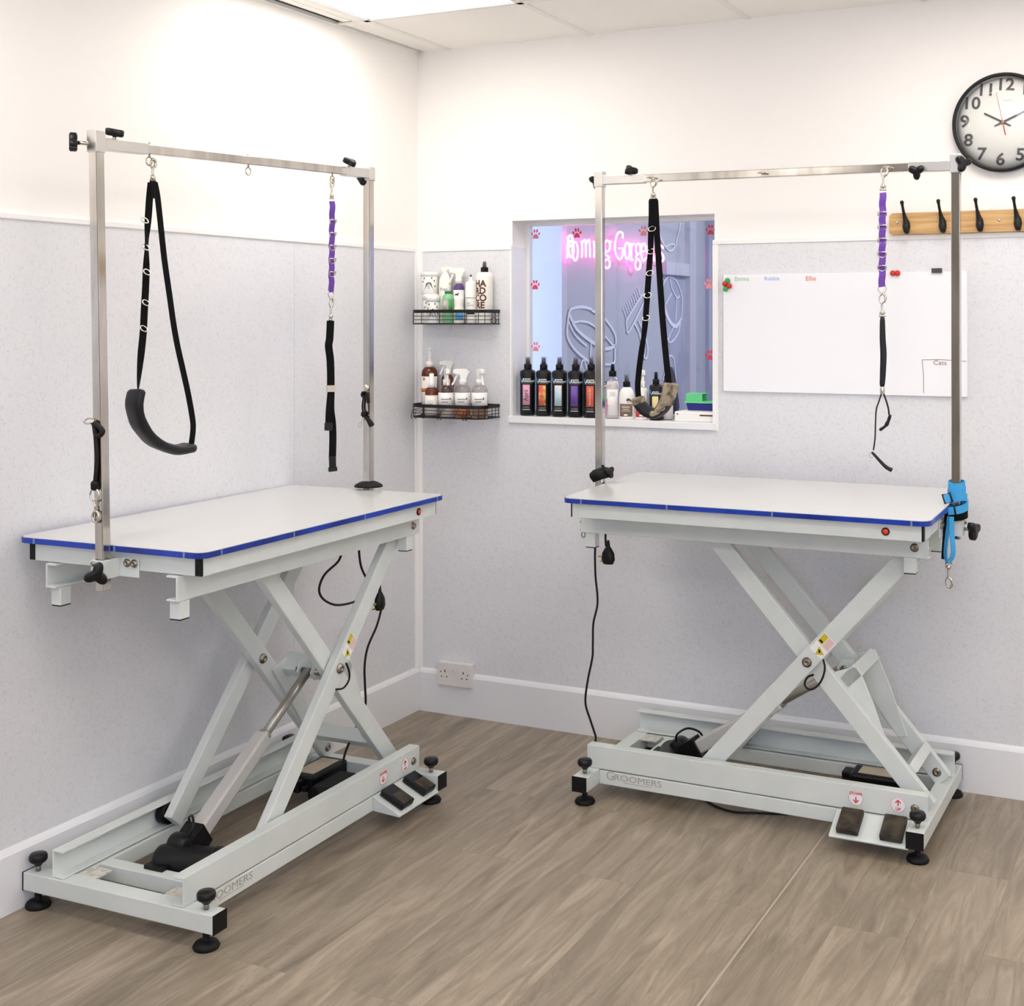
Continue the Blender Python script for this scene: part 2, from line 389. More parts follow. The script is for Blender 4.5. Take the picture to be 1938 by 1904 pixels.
# plastic rail, corner and edge trims
struct('trim_1', MB().box((0, FY, RAIL-.012), (.008, -.008, RAIL+.004)), M_TRIM, bevel=.002)
struct('trim_2', MB().box((.008, -.008, RAIL-.012), (WX0, 0, RAIL+.004)), M_TRIM, bevel=.002)
struct('trim_3', MB().box((WX1-.005, -.008, RAIL-.012), (RX, 0, RAIL+.004)), M_TRIM, bevel=.002)
struct('trim_4', MB().prism([(0, 0), (.026, 0), (.026, -.006), (.012, -.012), (.006, -.026), (0, -.026)], (0, 0, .162), (1, 0, 0), (0, 1, 0), RAIL-.162), M_TRIM, bevel=.0015)
struct('trim_5', MB().box((WX0-.008, -.007, WZ0-.02), (WX0, 0, RAIL-.0125)), M_TRIM, bevel=.001)
struct('trim_6', MB().box((WX1-.005, -.0085, WZ0-.02), (WX1+.016, 0, RAIL-.0125)), M_TRIM, bevel=.001)
# skirting
def skirt(P0, P1, n):
    mb = MB(); P0 = Vector(P0); P1 = Vector(P1); n = Vector(n)
    mb.prism([(0, 0), (.018, 0), (.018, .146), (.013, .154), (.004, .162), (0, .162)], P0, n, (0, 0, 1), (P1-P0).length)
    return mb
struct('baseboard_left', skirt((0, FY, 0), (0, 0, 0), (1, 0, 0)) if Vector((1,0,0)).cross(Vector((0,0,1))).y > 0 else skirt((0, 0, 0), (0, FY, 0), (1, 0, 0)), M_SKIRT)
struct('baseboard_back', skirt((.0, 0, 0), (RX, 0, 0), (0, -1, 0)) if Vector((0,-1,0)).cross(Vector((0,0,1))).x > 0 else skirt((RX, 0, 0), (0, 0, 0), (0, -1, 0)), M_SKIRT)

# ceiling: 595 mm lay-in tiles, one open slot by the left wall, LED panels
gx = [.14 + .595*k for k in range(8)]; gy = [-.527 - .595*k for k in range(10)]
LED = [(0, 0), (0, 3), (0, 6), (3, 0), (3, 3), (3, 6), (5, 0), (5, 3), (5, 6)]
cm = MB()
xs = [0.0] + gx; ys = [0.0] + gy
for i in range(len(xs)):
    x0 = xs[i]; x1 = xs[i+1] if i+1 < len(xs) else RX
    if x0 >= RX: continue
    x1 = min(x1, RX)
    for j in range(len(ys)):
        y0 = ys[j]; y1 = ys[j+1] if j+1 < len(ys) else FY
        y1 = max(y1, FY)
        if y0 <= FY: continue
        if i == 0 and j >= 1:
            if j <= 3:
                cm.box((.085, y1, H), (x1, y0, H+.012)); continue
        if (i-1, j-1) in LED: continue
        g_ = .027 if i == 0 else 0
        cm.box((x0+g_, y1, H), (x1, y0, H+.012))
ceil = struct('ceiling', cm, M_CEIL)
gm = MB()
for x in gx:
    if x < RX: gm.box((x-.011, FY, H-.004), (x+.011, 0, H))
for y in gy:
    if y > FY: gm.box((.085 if y < -.53 else .02, y-.011, H-.004), (RX, y+.011, H))
gm.build('ceiling_grid', M_GRID, ceil)
MB().box((-.1, FY, H+.2), (RX, .1, H+.23)).build('ceiling_void', M_VOID_SHADE, ceil)
MB().box((0, FY, H-.006), (.018, -.02, H+.012)).build('perimeter_angle', M_GRID, ceil)
MB().box((.0, -2.4, H+.006), (.0845, -.53, H+.011)).box((.0, -.5, H+.008), (.026, 0, H+.011)).build('slot_shade', M_VOID_SHADE, ceil)  # dark sheets close the slot and wall gap, standing in for shade
MB().box((.05, -2.4, H-.001), (.0845, -.545, H+.005)).build('slot_flange', M_CEIL, ceil)
for k, (i, j) in enumerate(LED):
    x0, y1 = gx[i], gy[j]; x1, y0 = x0+.595, y1-.595
    if x1 > RX: continue
    if k == 0: lb = 'square white LED ceiling panel in the corner above the left grooming table'
    else: lb = 'square white LED ceiling panel further back in the room out of the photo'
    L = thing('ceiling_light', lb, 'ceiling light', T_(((x0+x1)/2, (y0+y1)/2, H)), None if k == 0 else 'LED ceiling panels outside the photo')
    fm = MB()
    for a, b in (((x0, y0), (x0+.018, y1)), ((x1-.018, y0), (x1, y1)), ((x0, y0), (x1, y0+.018)), ((x0, y1-.018), (x1, y1))): fm.box((*a, H-.001), (*b, H+.012))
    fm.build('frame', M_TRIM, L)
    MB().box((x0+.018, y0+.018, H+.002), (x1-.018, y1-.018, H+.01)).build('diffuser', mat('LED diffuser', (255, 250, 240), .5, emit=(255, 250, 243), estr=LED_STRENGTH), L)

# ------------------------------------------------------------------ hatch window and the room beyond
GY = .112
sill = MB().box((WX0, -.0, WZ0-.03), (WX1, .14, WZ0+.007))
win = struct('window_1', MB().box((WX0, GY-.006, WZ0+.007), (WX0+.014, GY+.02, WZ1)).box((WX1-.014, GY-.006, WZ0+.007), (WX1, GY+.02, WZ1)).box((WX0+.014, GY-.006, WZ1-.014), (WX1-.014, GY+.02, WZ1)).box((WX0+.014, GY-.006, WZ0+.007), (WX1-.014, GY+.02, WZ0+.02)), M_TRIM)
MB().box((WX0+.0145, GY, WZ0+.0205), (WX1-.0145, GY+.006, WZ1-.0145)).build('pane', M_GLASS, win)
MB().box((WX0, -.0, WZ0-.012), (WX1, GY, WZ0+.007)).box((WX0-.012, -.014, WZ0-.018), (WX1+.006, .0, WZ0+.007)).build('sill', M_SILL, win, bevel=.002)
lin_ = MB().box((WX0, 0, WZ0+.007), (WX0+.0015, GY-.006, RAIL)).box((WX1-.0015, 0, WZ0+.007), (WX1, GY-.006, RAIL))
lin_.build('reveal_lining', M_SILL, win)
def paw(mb, c, s, m):
    x, y, z = c
    def ell(cx, cz, rx, rz, rot=0, n=14):
        return [(cx+rx*math.cos(2*PI*k/n)*math.cos(rot)-rz*math.sin(2*PI*k/n)*math.sin(rot), cz+rx*math.cos(2*PI*k/n)*math.sin(rot)+rz*math.sin(2*PI*k/n)*math.cos(rot)) for k in range(n)]
    pads = [ell(-.75, .15, .2, .32, .35), ell(-.28, .68, .21, .36, .1), ell(.28, .68, .21, .36, -.1), ell(.75, .15, .2, .32, -.35)]
    main = [(-.62, -.62), (-.55, -.3), (-.22, .08), (0, .14), (.22, .08), (.55, -.3), (.62, -.62), (.45, -.85), (.15, -.74), (0, -.72), (-.15, -.74), (-.45, -.85)]
    for p in pads + [main]: mb.prism([(a*s, b*s) for a, b in p], (x, y, z), (1, 0, 0), (0, 0, 1), .0008)
for px, py, red in ((1014,444,0), (1092,442,1), (1218,438,0), (1345,436,1), (1013,540,1), (1342,538,0), (1014,657,0), (1344,673,1)):
    mb = MB(); c = at(px, py, 1, GY-.0002); paw(mb, c, .0195, None)
    mb.build('paw_decal', M_PAWR if red else M_PAWP, win, label='red paw print decal' if red else 'pale pink paw print decal')
# room beyond
SX = .24
YE = .80
M_SLATE = mat('slate blue wall', (168, 176, 188), .6)
M_PALEB = mat('pale blue wall', (184, 189, 202), .6)
M_LILAC = mat('lilac wall', (160, 164, 188), .6)
M_MURAL = mat('mural white paint', (214, 222, 236), .6)
far = at(1305, 500, 0, SX).y
wb = struct('wall_beyond_left', MB().box((SX-.08, YE, 0), (SX, 2.5, 2.6)), M_SLATE)
struct('wall_beyond_return', MB().box((-.8, YE-.05, 0), (SX, YE, 2.6)), M_PALEB)
struct('wall_beyond_far', MB().box((SX-.1, 2.5, 0), (2.4, 2.6, 2.6)), M_LILAC)
struct('wall_beyond_right', MB().box((2.3, .14, 0), (2.4, 3.2, 2.6)), M_PALEB)
struct('wall_beyond_side', MB().box((-.9, .14, 0), (-.8, YE, 2.6)), M_PALEB)
struct('ceiling_beyond', MB().box((-.9, .14, 2.6), (2.4, 3.2, 2.66)), M_PAINT)
struct('floor_beyond', MB().box((-.9, .16, -.06), (2.4, 3.2, 0)), M_FLOOR)
Z2 = lambda x, y: (x/4.231+950, y/4.231+380)
Z3 = lambda x, y: (x/7.178+1060, y/7.178+410)
def onwall(pts, off, Z): return [at(*Z(*p), 0, SX+off) for p in pts]
dm = MB()
def mur(pts, w=.012, close=False, k=5):
    P = spline(onwall(pts, .006, Z2), k) if len(pts) > 2 else onwall(pts, .006, Z2)
    dm.ribbon(P, w*.72, .002, [Vector((0,1,0)).cross(Vector((1,0,0)))*0 + Vector((1,0,0)).cross(((P[min(i+1,len(P)-1)]-P[max(i-1,0)]).normalized())) for i in range(len(P))])
mur([(720,870),(650,850),(570,862),(540,890),(528,980),(525,1090),(590,1200),(700,1290)], .018)
mur([(540,910),(600,1030),(720,1130),(830,1185),(910,1160)], .022)
mur([(720,880),(800,920),(880,1020),(912,1100),(905,1200),(895,1300),(800,1310)], .016)
mur([(560,980),(640,965),(720,990),(820,1080),(890,1160)], .014)
mur([(535,970),(590,1080),(680,1165)], .012)
mur([(630,1345),(640,1290),(660,1280),(680,1340),(700,1345),(715,1140)], .012)
mur([(995,960),(1120,760),(1140,800),(1020,1045),(1000,1010),(995,960)], .012)
for k in range(9): mur([(1000+k*14, 945-k*22), (972+k*14.5, 860-k*21)], .008)
mur([(1060,980),(1100,1060),(1130,1200),(1145,1260),(1165,1240),(1160,1130),(1095,960)], .012)
mur([(1285,700),(1310,630),(1350,612),(1400,650),(1440,770),(1440,900),(1410,1060),(1350,1135),(1325,1100)], .012)
mur([(1285,700),(1290,800),(1330,940),(1390,1005),(1440,940)], .03)
mur([(1345,615),(1360,700),(1400,775),(1425,760)], .01); mur([(1310,830),(1360,740)], .01); mur([(1400,780),(1390,960)], .01); mur([(1375,1010),(1330,1110)], .01)
mur([(1255,180),(1270,290),(1310,370),(1350,400),(1390,350),(1430,180)], .01); mur([(1310,370),(1350,350),(1395,350)], .01)
mur([(1290,1440),(1330,1270),(1355,1242),(1380,1290),(1395,1480)], .014)
dm.build('mural_drawing', M_MURAL, wb)
MB().box((SX, at(1296, 560, 0, SX).y, 0), (SX+.03, far+.02, 2.2)).box((SX, at(1252, 503, 0, SX).y, at(1280, 509, 0, SX).z-.035), (SX+.029, at(1296, 560, 0, SX).y-.001, at(1280, 498, 0, SX).z)).build('door_frame', M_PALEB, wb)
MB().box((SX, at(1258, 600, 0, SX).y, 0), (SX+.003, at(1296, 560, 0, SX).y, at(1280, 509, 0, SX).z-.035)).build('door_panel', mat('door slate', (156, 163, 184), .5), wb)
# neon sign
M_NEON = mat('pink neon', (255, 200, 235), .5, emit=(255, 90, 175), estr=6)
neon = thing('neon_sign', 'glowing pink neon lettering seen through the hatch window', 'neon sign', T_(at(1165, 500, 0, SX+.03)))
nm = MB()
def nl(pts, close=False):
    P = onwall(pts, .035, Z3)
    if len(pts) > 2: P = spline(P + ([P[0]] if close else []), 5)
    nm.tube(P, .0050, 8)
def el(cx, cy, rx, ry, n=14): nl([(cx+rx*math.cos(2*PI*k/n), cy+ry*math.sin(2*PI*k/n)) for k in range(n)], True)
nl([(98, 270), (110, 330), (98, 420), (108, 480), (96, 560)])
el(140, 330, 30, 75); el(150, 440, 36, 110); el(205, 470, 36, 125)
nl([(290, 330), (298, 420), (295, 555)]); nl([(295, 380), (320, 325), (345, 340), (350, 555)]); nl([(350, 380), (375, 325), (400, 340), (405, 555)])
nl([(455, 330), (462, 420), (460, 560)]); nl([(505, 330), (508, 560)]); nl([(508, 380), (535, 325), (558, 350), (562, 575)])
el(640, 400, 38, 75); nl([(625, 475), (608, 510), (640, 530), (670, 560)]); el(637, 640, 40, 60); nl([(665, 345), (680, 335), (692, 352)])
nl([(850, 300), (846, 225), (800, 212), (765, 270), (745, 390), (755, 500), (800, 578), (838, 560), (850, 500), (848, 430)]); nl([(795, 430), (858, 432)])
el(912, 465, 34, 112)
nl([(950, 372), (968, 385), (968, 585)]); nl([(950, 585), (995, 588)]); nl([(968, 430), (985, 375), (1008, 372)])
el(1060, 440, 32, 75); nl([(1048, 515), (1030, 555), (1058, 575), (1085, 600)]); el(1057, 650, 36, 70); nl([(1080, 385), (1092, 372), (1105, 385)])
nl([(1103, 470), (1165, 465), (1160, 400), (1135, 365), (1108, 410), (1100, 490), (1112, 570), (1140, 600), (1168, 560)])
el(1215, 490, 30, 112)
nl([(1258, 390), (1262, 540), (1280, 600), (1300, 540)]); nl([(1300, 390), (1303, 608)])
nl([(1402, 430), (1380, 395), (1352, 415), (1350, 470), (1395, 520), (1405, 575), (1380, 612), (1350, 590), (1345, 550)])
nm.build('neon_tube', M_NEON, neon)

# ------------------------------------------------------------------ grooming tables
def star_knob(mb, c, axis, r=.023, h=.02, rot=0, n=36, lobes=3):
    A = frame_z(axis); c = Vector(c)
    prof = [(-h/2, .8), (-h/2+.003, 1), (h/2-.003, 1), (h/2, .82)]
    vs = []; fs = []
    for z, k_ in prof:
        for k in range(n):
            a = 2*PI*k/n; rr = r*k_*(.76 + .27*math.cos(lobes*(a)))
            vs.append(c + A @ Vector((rr*math.cos(a+rot), rr*math.sin(a+rot), z)))
    P = len(prof)
    for i in range(P-1):
        for k in range(n): fs.append((i*n+k, i*n+(k+1) % n, (i+1)*n+(k+1) % n, (i+1)*n+k))
    fs += [tuple(range(n))[::-1], tuple((P-1)*n+k for k in range(n))]
    mb.add(vs, fs, True)
def cyl(mb, p, q, r, n=16, m=None):
    p = Vector(p); q = Vector(q); A = frame_z(q-p)
    mb.lathe([(r, 0), (r, (q-p).length)], p, n, m, A)
def bolt(mb, c, axis, r=.009, h=.006):
    A = frame_z(axis); mb.lathe([(r*1.35, 0), (r*1.35, h*.3), (r, h*.35), (r*.95, h), (r*.5, h), (r*.45, h*.6), (0, h*.6)], c, 18, None, A)

def grooming_table(T, cfg):
    R = lambda: MB(T)
    t = thing('grooming_table', cfg['label'], 'grooming table', T, 'adjustable grooming tables')
    W = .42; z0, z1, z2 = .045, .091, .161; Lc = 1.053
    # ---- base
    for s_ in (0, 1):
        v = lambda a, b: (min(W*s_ + (1-2*s_)*a, W*s_ + (1-2*s_)*b), max(W*s_ + (1-2*s_)*a, W*s_ + (1-2*s_)*b))
        va, vb = v(0, .042)
        b = R().box((.0425, va, z0), (1.0105, vb, z1-.0035)).build('base_rail', M_STEEL, t, .003)
        zq = z1+.0006; mb = R(); a_, b_ = v(0, .005); mb.box((.0, a_, zq), (Lc, b_, z2))
        a_, b_ = v(.005, .036); mb.box((.0, a_, zq), (Lc, b_, z1+.004)).box((.0, a_, z2-.005), (Lc, b_, z2))
        ch = mb.build('base_channel', M_STEEL, t, .0015)
        mb = R(); bolt(mb, (1.017, W*s_ + (1-2*s_)*0, .123), (0, -1 if s_ == 0 else 1, 0)); mb.build('bolt', M_BOLT, ch)
    for k, (u0, u1) in enumerate(((-.006, .042), (1.011, 1.059))):
        b = R().box((u0, -.0925, z0+.001), (u1, .5125, z1)).build('end_beam', M_STEEL, t, .002)
        for v0, v1 in ((-.0945, -.0925), (.5125, .5145)):
            R().box((u0-.0005, v0, z0), (u1+.0005, v1, z1+.0005)).build('end_cap', M_DARK, b)
        if k == 0:
            for va, vb in ((.0425, .10), (W-.10, W-.0425)): R().box((.042, va, z1-.006), (.10, vb, z1-.002)).build('corner_plate', M_SMUDGE, b)
    for u in (.018, 1.035):
        for v in (-.053, .486):
            ft = R().lathe([(.030, 0), (.032, .006), (.027, .014), (.013, .018), (.0085, .02), (.0085, z0+.002)], (u, v, 0), 24).build('levelling_foot', M_RUBBER, t)
            R().lathe([(.0065, z1-.001), (.0065, .107)], (u, v, 0), 14).build('screw', M_BOLT, ft)
            R().lathe([(.008, .104), (.011, .109), (.0195, .115), (.0225, .120), (.0225, .129), (.0195, .134), (.0, .1355)], (u, v, 0), 24).build('knob', M_BLACK, ft)
    cb = R().box((.115, .0425, .05), (.155, W-.0425, z1-.001)).build('cross_member', M_STEEL, t, .002)
    # pedal bracket and pedals
    pb = R(); pb.prism([(0, .088), (0, .046), (-.092, .04), (-.094, .045)], (.795, -.0008, 0), (0, 1, 0), (0, 0, 1), .222)
    pb = pb.build('pedal_bracket', M_STEEL, t, .0015)
    n_ = Vector((0, -.043, .094)).normalized(); dn = Vector((0, -.094, -.043)).normalized()
    for u in (.846, .968):
        O = Vector((u, -.047, .067)) + n_*.003
        A = Matrix((Vector((1, 0, 0)), -dn, n_)).transposed()
        p = R().cbox(O + n_*.009, (.062, .084, .019), None, A).build('pedal', cfg['pedal'], t, .003)
        R().cbox(O + n_*.0195 - dn*(-.016), (.05, .046, .003), None, A).build('tread', M_WORN, p, .001)
    # arrow stickers
    for u, up in ((.85, 0), (.97, 1)):
        zc = .126
        st = R().lathe([(.0215, 0), (.0215, .0005)], (u, -.0002, zc), 28, None, frame_z((0, -1, 0))).build('arrow_sticker', M_STICKW, t, label='round sticker with a red %s arrow' % ('up' if up else 'down'))
        mb = R(); X = (1, 0, 0); Y = (0, 0, 1); O = (u, -.0008, zc)
        sg = 1 if up else -1; yo = .005 if up else -.005
        mb.text('UP' if up else 'DOWN', (u, -.0008, zc - sg*.0125), X, Y, .0105 if not up else .0115, .0004, off=.0003)
        sh = [(-.0015, -.0085), (.0015, -.0085), (.0015, .004), (.0065, -.001), (.0085, .001), (0, .0095), (-.0085, .001), (-.0065, -.001), (-.0015, .004)]
        mb.prism([(a, b*sg + yo) for a, b in (sh if up else sh[::-1])], O, X, Y, .0004)
        mb.tube(ring_pts((u, -.001, zc), X, Y, .0205, n=32), .0004, 5, True)
        mb.build('printing', M_STICKR, st)
    mb = R(); O = Vector((.155, -.0006, .074))
    mb.text('G', (.080, -.0006, .074), (1, 0, 0), (0, 0, 1), .038, .0004, sx=1.1)
    mb.text('ROOMERS', (.1725, -.0006, .0725), (1, 0, 0), (0, 0, 1), .027, .0004, sx=1.3)
    for k in range(10): mb.box((.125+k*.0095, -.0009, .0585), (.132+k*.0095, -.0006, .0605))
    mb.build('lettering', M_LOGO, t)
    # ---- scissor
    PV = (.694, .484); FT = (1.017, .123); TP = (1.017, .851); RB = (.376, .127); RT_ = (.372, .848)
    def ext(p, q, a, b):
        p = Vector(p); q = Vector(q); d = (q-p).normalized(); return p - d*a, q + d*b
    w_, th = .056, .026
    for s_ in (0, 1):
        sv = lambda v: v if s_ == 0 else W - v
        out = -1 if s_ == 0 else 1
        vo, vi = sv(.058), sv(.088)
        p, q = ext(RB, TP, .02, .012)
        a = R().bar((p[0], vo, p[1]), (q[0], vo, q[1]), (0, 1, 0), w_, th).build('scissor_arm', M_STEEL, t, .003)
        mb = R(); bolt(mb, (*(PV[0], vo + out*th/2), PV[1]), (0, out, 0), .011, .009); mb.build('pivot_bolt', M_BOLT, a)
        if s_ == 0:
            d = (Vector(TP)-Vector(RB)).normalized(); dd = Vector((d[0], 0, d[1])); nn = Vector((-d[1], 0, d[0]))
            c = Vector((.742, vo-th/2-.0004, .537)); lb = R()
            lb.prism([(-.034, -.023), (.034, -.023), (.034, .023), (-.034, .023)], c, dd, nn, .0004, M_STICKW)
            cc = c + Vector((0, -.0006, 0))
            lb.prism([(.0, .004), (.032, .004), (.032, .021), (.0, .021)], cc, dd, nn, .0003, M_STICKY)
            lb.prism([(-.002, -.020), (.032, -.020), (.032, .002), (-.002, .002)], cc, dd, nn, .0003, M_STICKP)
            e = cc + dd*(-.018) + nn*(-.002); lb.prism([(-.0135, -.012), (.0135, -.012), (0, .013)], e, (1, 0, 0), (0, 0, 1), .0003, M_STICKY)
            e2 = e + Vector((0, -.0005, 0)); lb.prism([(-.002, -.007), (.004, -.005), (.001, .004), (-.003, .003)], e2, (1, 0, 0), (0, 0, 1), .0003, M_DARK)
            lb.prism([(.004, .007), (.010, .007), (.010, .018), (.004, .018)], cc + Vector((0, -.0005, 0)), dd, nn, .0003, M_DARK)
            lb.build('warning_label', None, a)
        p, q = ext(FT, RT_, .03, .02)
        b = R().bar((p[0], vi, p[1]), (q[0], vi, q[1]), (0, 1, 0), w_, th).build('scissor_arm', M_STEEL, t, .003)
        mb = R(); bolt(mb, (PV[0], vi - out*th/2, PV[1]), (0, -out, 0), .011, .009); mb.build('pivot_bolt', M_BOLT, b); mb = R(); bolt(mb, (FT[0], vi - out*th/2, FT[1]), (0, -out, 0), .01, .006); mb.build('pivot_bolt', M_BOLT, b)
        mb = R(); vr = sv(.026)
        cyl(mb, (RB[0], vr-.014, RB[1]), (RB[0], vr+.014, RB[1]), .029, 24); mb.build('roller', M_RUBBER, t)
        mb = R(); vr = sv(.026)
        cyl(mb, (RT_[0], vr-.014, RT_[1]+.006), (RT_[0], vr+.014, RT_[1]+.006), .026, 24); mb.build('roller', M_RUBBER, t)
    # lower brace between the inner arms
    vi0, vi1 = .101, W-.101
    fr = lambda k: (FT[0] + (RT_[0]-FT[0])*k, FT[1] + (RT_[1]-FT[1])*k)
    e0, e1 = fr(.06), fr(.10)
    R().bar((e0[0], vi0, e0[1]+.02), (e0[0], vi1, e0[1]+.02), (1, 0, 1), .03, .045).build('lower_brace', M_STEEL, t, .002)
    # upper cross brace with gussets and clevis
    g = (.795, .452)
    cr = R().bar((g[0]+.015, vi0, g[1]-.01), (g[0]+.015, vi1, g[1]-.01), (1, 0, 1), .04, .06)
    for va, vb in ((vi0, vi0+.006), (vi1-.006, vi1)):
        cr.prism([(.735, .44), (.83, .475), (.875, .375), (.93, .22), (.90, .215), (.79, .365)], (0, vb, 0), (1, 0, 0), (0, 0, 1), vb-va)
    cr = cr.build('cross_brace', M_STEEL, t, .002)
    for v in (.182, .232): R().prism([(.745, .44), (.762, .468), (.80, .47), (.80, .415), (.765, .415)], (0, v+.006, 0), (1, 0, 0), (0, 0, 1), .006).build('clevis_plate', M_STEEL, cr, .001)
    mb = R(); cyl(mb, (.768, .165, .441), (.768, .25, .441), .009); mb.build('clevis_pin', M_BOLT, cr)
    # actuator
    A0 = Vector((.235, .21, .095)); A1 = Vector((.768, .21, .441)); d = (A1-A0).normalized(); mid = A0 + (A1-A0)*.615
    at_ = R().bar(A0 + d*.06, mid, (0, 1, 0), .044, .042).build('actuator_tube', M_ALU, t, .006)
    mb = R(); cyl(mb, mid - d*.01, A1, .0135, 20); cyl(mb, mid, mid + d*.008, .019, 20); mb.build('actuator_rod', M_ROD, t)
    mm = R(); MA = Vector((.186, .258, .088)); MBq = Vector((.240, .088, .086)); dm_ = (MBq-MA).normalized()
    mm.lathe([(.030, 0), (.040, .008), (.044, .02), (.044, (MBq-MA).length-.02), (.046, (MBq-MA).length-.018), (.046, (MBq-MA).length-.004), (.040, (MBq-MA).length), (0, (MBq-MA).length+.001)], MA, 30, None, frame_z(dm_))
    mm.bar(A0 - d*.01, A0 + d*.075, (0, 1, 0), .066, .058)
    mm.lathe([(.0, 0), (.026, .004), (.030, .02), (.030, .05), (.026, .058)], A0 + d*.015 + Vector((-.02, -.03, .02)), 22, None, frame_z((0, 1, 0)))
    mm.box((.135, .19, .06), (.19, .25, .10))
    mot = mm.build('motor', M_BLACK, t, .003)
    mb = R(); mb.tube(spline([(.225, .19, .14), (.232, .175, .172), (.258, .20, .188), (.285, .235, .17), (.30, .245, .14)], 6), .0035, 8); mb.build('motor_cable', M_BLACK, mot)
    mb = R(); cyl(mb, (.118, .21, .078), (.14, .21, .078), .012); mb.build('rear_pin', M_BOLT, mot)
    mb = R(); mb.tube(spline([(.235, .13, .085), (.30, .10, .07), (.40, .09, .052), (.6, .12, .046), (.75, .19, .05), (.83, .24, .06)], 6), .0035, 8); mb.build('drive_cable', M_CORD, t)
    # power box
    du, dv = cfg['box']; pb = R().box((.80+du, .240+dv, .048), (.985+du, .335+dv, .098)).build('power_box', M_BLACK, t, .008)
    R().box((.825+du, .255+dv, .098), (.96+du, .32+dv, .1)).build('rating_plate', M_BEIGE, pb, .002)
    mb = R(); mb.box((.775+du, .245+dv, .06), (.80+du, .265+dv, .075)); mb.box((.77+du, .27+dv, .055), (.80+du, .32+dv, .09)); mb.build('connector', M_BLACK, pb, .003)
    mb = R().box((.80, .160, .048), (.95, .222, .086)); cyl(mb, (.77, .19, .068), (.805, .19, .068), .026); mb.build('control_box', M_RUBBER, t, .006)
    # ---- top: upper channels, stops, apron, laminate top (tilted a little on one table)
    for s_ in (0, 1):
        a_ = W*s_; g_ = 1-2*s_
        v = lambda a, b: (min(a_+g_*a, a_+g_*b), max(a_+g_*a, a_+g_*b))
        mb = R(); x, y = v(0, .005); mb.box((-.022, x, .822), (1.055, y, .883))
        x, y = v(.005, .034); mb.box((-.022, x, .822), (1.055, y, .827)).box((-.022, x, .878), (1.055, y, .883))
        uc = mb.build('upper_channel', M_STEEL, t, .0015)
        mb = R(); bolt(mb, (1.017, a_, .851), (0, -g_, 0)); mb.build('bolt', M_BOLT, uc)
        for u in (-.008, .985):
            x, y = v(.004, .036)
            st = R().box((u, x, .777), (u+.034, y, .8215)).build('end_stop', M_STEEL, t, .002)
            R().box((u+.001, x+.001, .7745), (u+.033, y-.001, .777)).build('rubber_pad', M_RUBBER, st)
    u0, v0, Tl, Tw = -.0294+cfg['su'], -.0812+cfg['sv'], 1.0993, .5876
    th_ = math.atan(cfg['tilt']); Zt = cfg['H']
    K = T @ T_((0, v0+Tw/2, Zt)) @ Matrix.Rotation(th_, 4, 'X')
    Q = lambda: MB(K)
    c = .028; h2 = Tw/2
    oct_ = []
    for (cx, cy, a0) in ((u0+c, -h2+c, PI), (u0+Tl-c, -h2+c, 1.5*PI), (u0+Tl-c, h2-c, 0), (u0+c, h2-c, .5*PI)):
        for k in range(5):
            a = a0 + k*PI/8; oct_.append((cx+c*math.cos(a), cy+c*math.sin(a)))
    top = Q().prism(oct_, (0, 0, -.0145), (1, 0, 0), (0, 1, 0), .0145).build('tabletop', M_TOP, t)
    grow = lambda e: [(x + e*(1 if x > u0+Tl/2 else -1), y + e*(1 if y > 0 else -1)) for x, y in oct_]
    o2 = grow(.0022); n = len(oct_); em = Q()
    vs = [(x, y, z) for z in (-.0148, -.0012) for x, y in grow(.0001)] + [(x, y, z) for z in (-.0148, -.0012) for x, y in o2]
    fs = []
    for k in range(n):
        j = (k+1) % n; fs += [(2*n+k, 2*n+j, 3*n+j, 3*n+k), (n+k, 3*n+k, 3*n+j, n+j), (k, j, 2*n+j, 2*n+k), (k, n+k, n+j, j)]
    em.add(vs, fs); ed = em.build('edge_band', M_BLUE, top)
    for u in (u0+.062, u0+.34, u0+.66, u0+Tl-.05): Q().box((u, -h2-.0028, -.0145), (u+.005, -h2-.002, -.0015)).build('edge_clip', M_CLEAR, ed)
    for v in (-h2+.05, h2-.06, -.03):
        Q().box((u0-.0028, v, -.0145), (u0-.002, v+.006, -.0015)).build('edge_clip', M_CLEAR, ed); Q().box((u0+Tl+.002, v, -.0145), (u0+Tl+.0028, v+.006, -.0015)).build('edge_clip', M_CLEAR, ed)
    i_ = .019; az0, az1 = -.0602, -.015
    fa, fb = u0+i_, u0+Tl-i_; ga, gb = -h2+i_, h2-i_
    ap = Q().box((fa+.02, ga, az0), (fb-.02, ga+.022, az1)).box((fa+.02, gb-.022, az0), (fb-.02, gb, az1)).box((fa, ga+.02, az0), (fa+.022, gb-.02, az1)).box((fb-.022, ga+.02, az0), (fb, gb-.02, az1)).build('apron', M_STEEL, t, .001)
    for x, y in ((fa, ga), (fb-.02, ga), (fa, gb-.02), (fb-.02, gb-.02)):
        cx_ = -1 if x == fa else 1
        Q().box((x, y+ (.0 if y == ga else 0), az0), (x+.02, y+.02, az1)).build('corner_cap', M_DARK, ap, .002)
        Q().box((x-.0001 + (.006 if x == fa else -.006), y-.0008 if y == ga else y+.0198, az0), (x+.0201 + (.006 if x == fa else -.006) - (0 if x == fa else 0), y+.0002 if y == ga else y+.0208, az1)).build('corner_cover', M_STEEL, ap)
    lx, lz = lat(T, *cfg['light'], 1, v0+i_)[0], -.038
    mb = Q(); mb.lathe([(.011, 0), (.011, .003), (.0085, .004)], (lx, ga, lz), 22, M_DARK, frame_z((0, -1, 0))); mb.lathe([(.0085, .003), (.007, .0055), (0, .0065)], (lx, ga, lz), 22, M_RED, frame_z((0, -1, 0)))
    mb.build('indicator_light', None, ap)
    return t, K, (u0, v0, Tl, Tw)

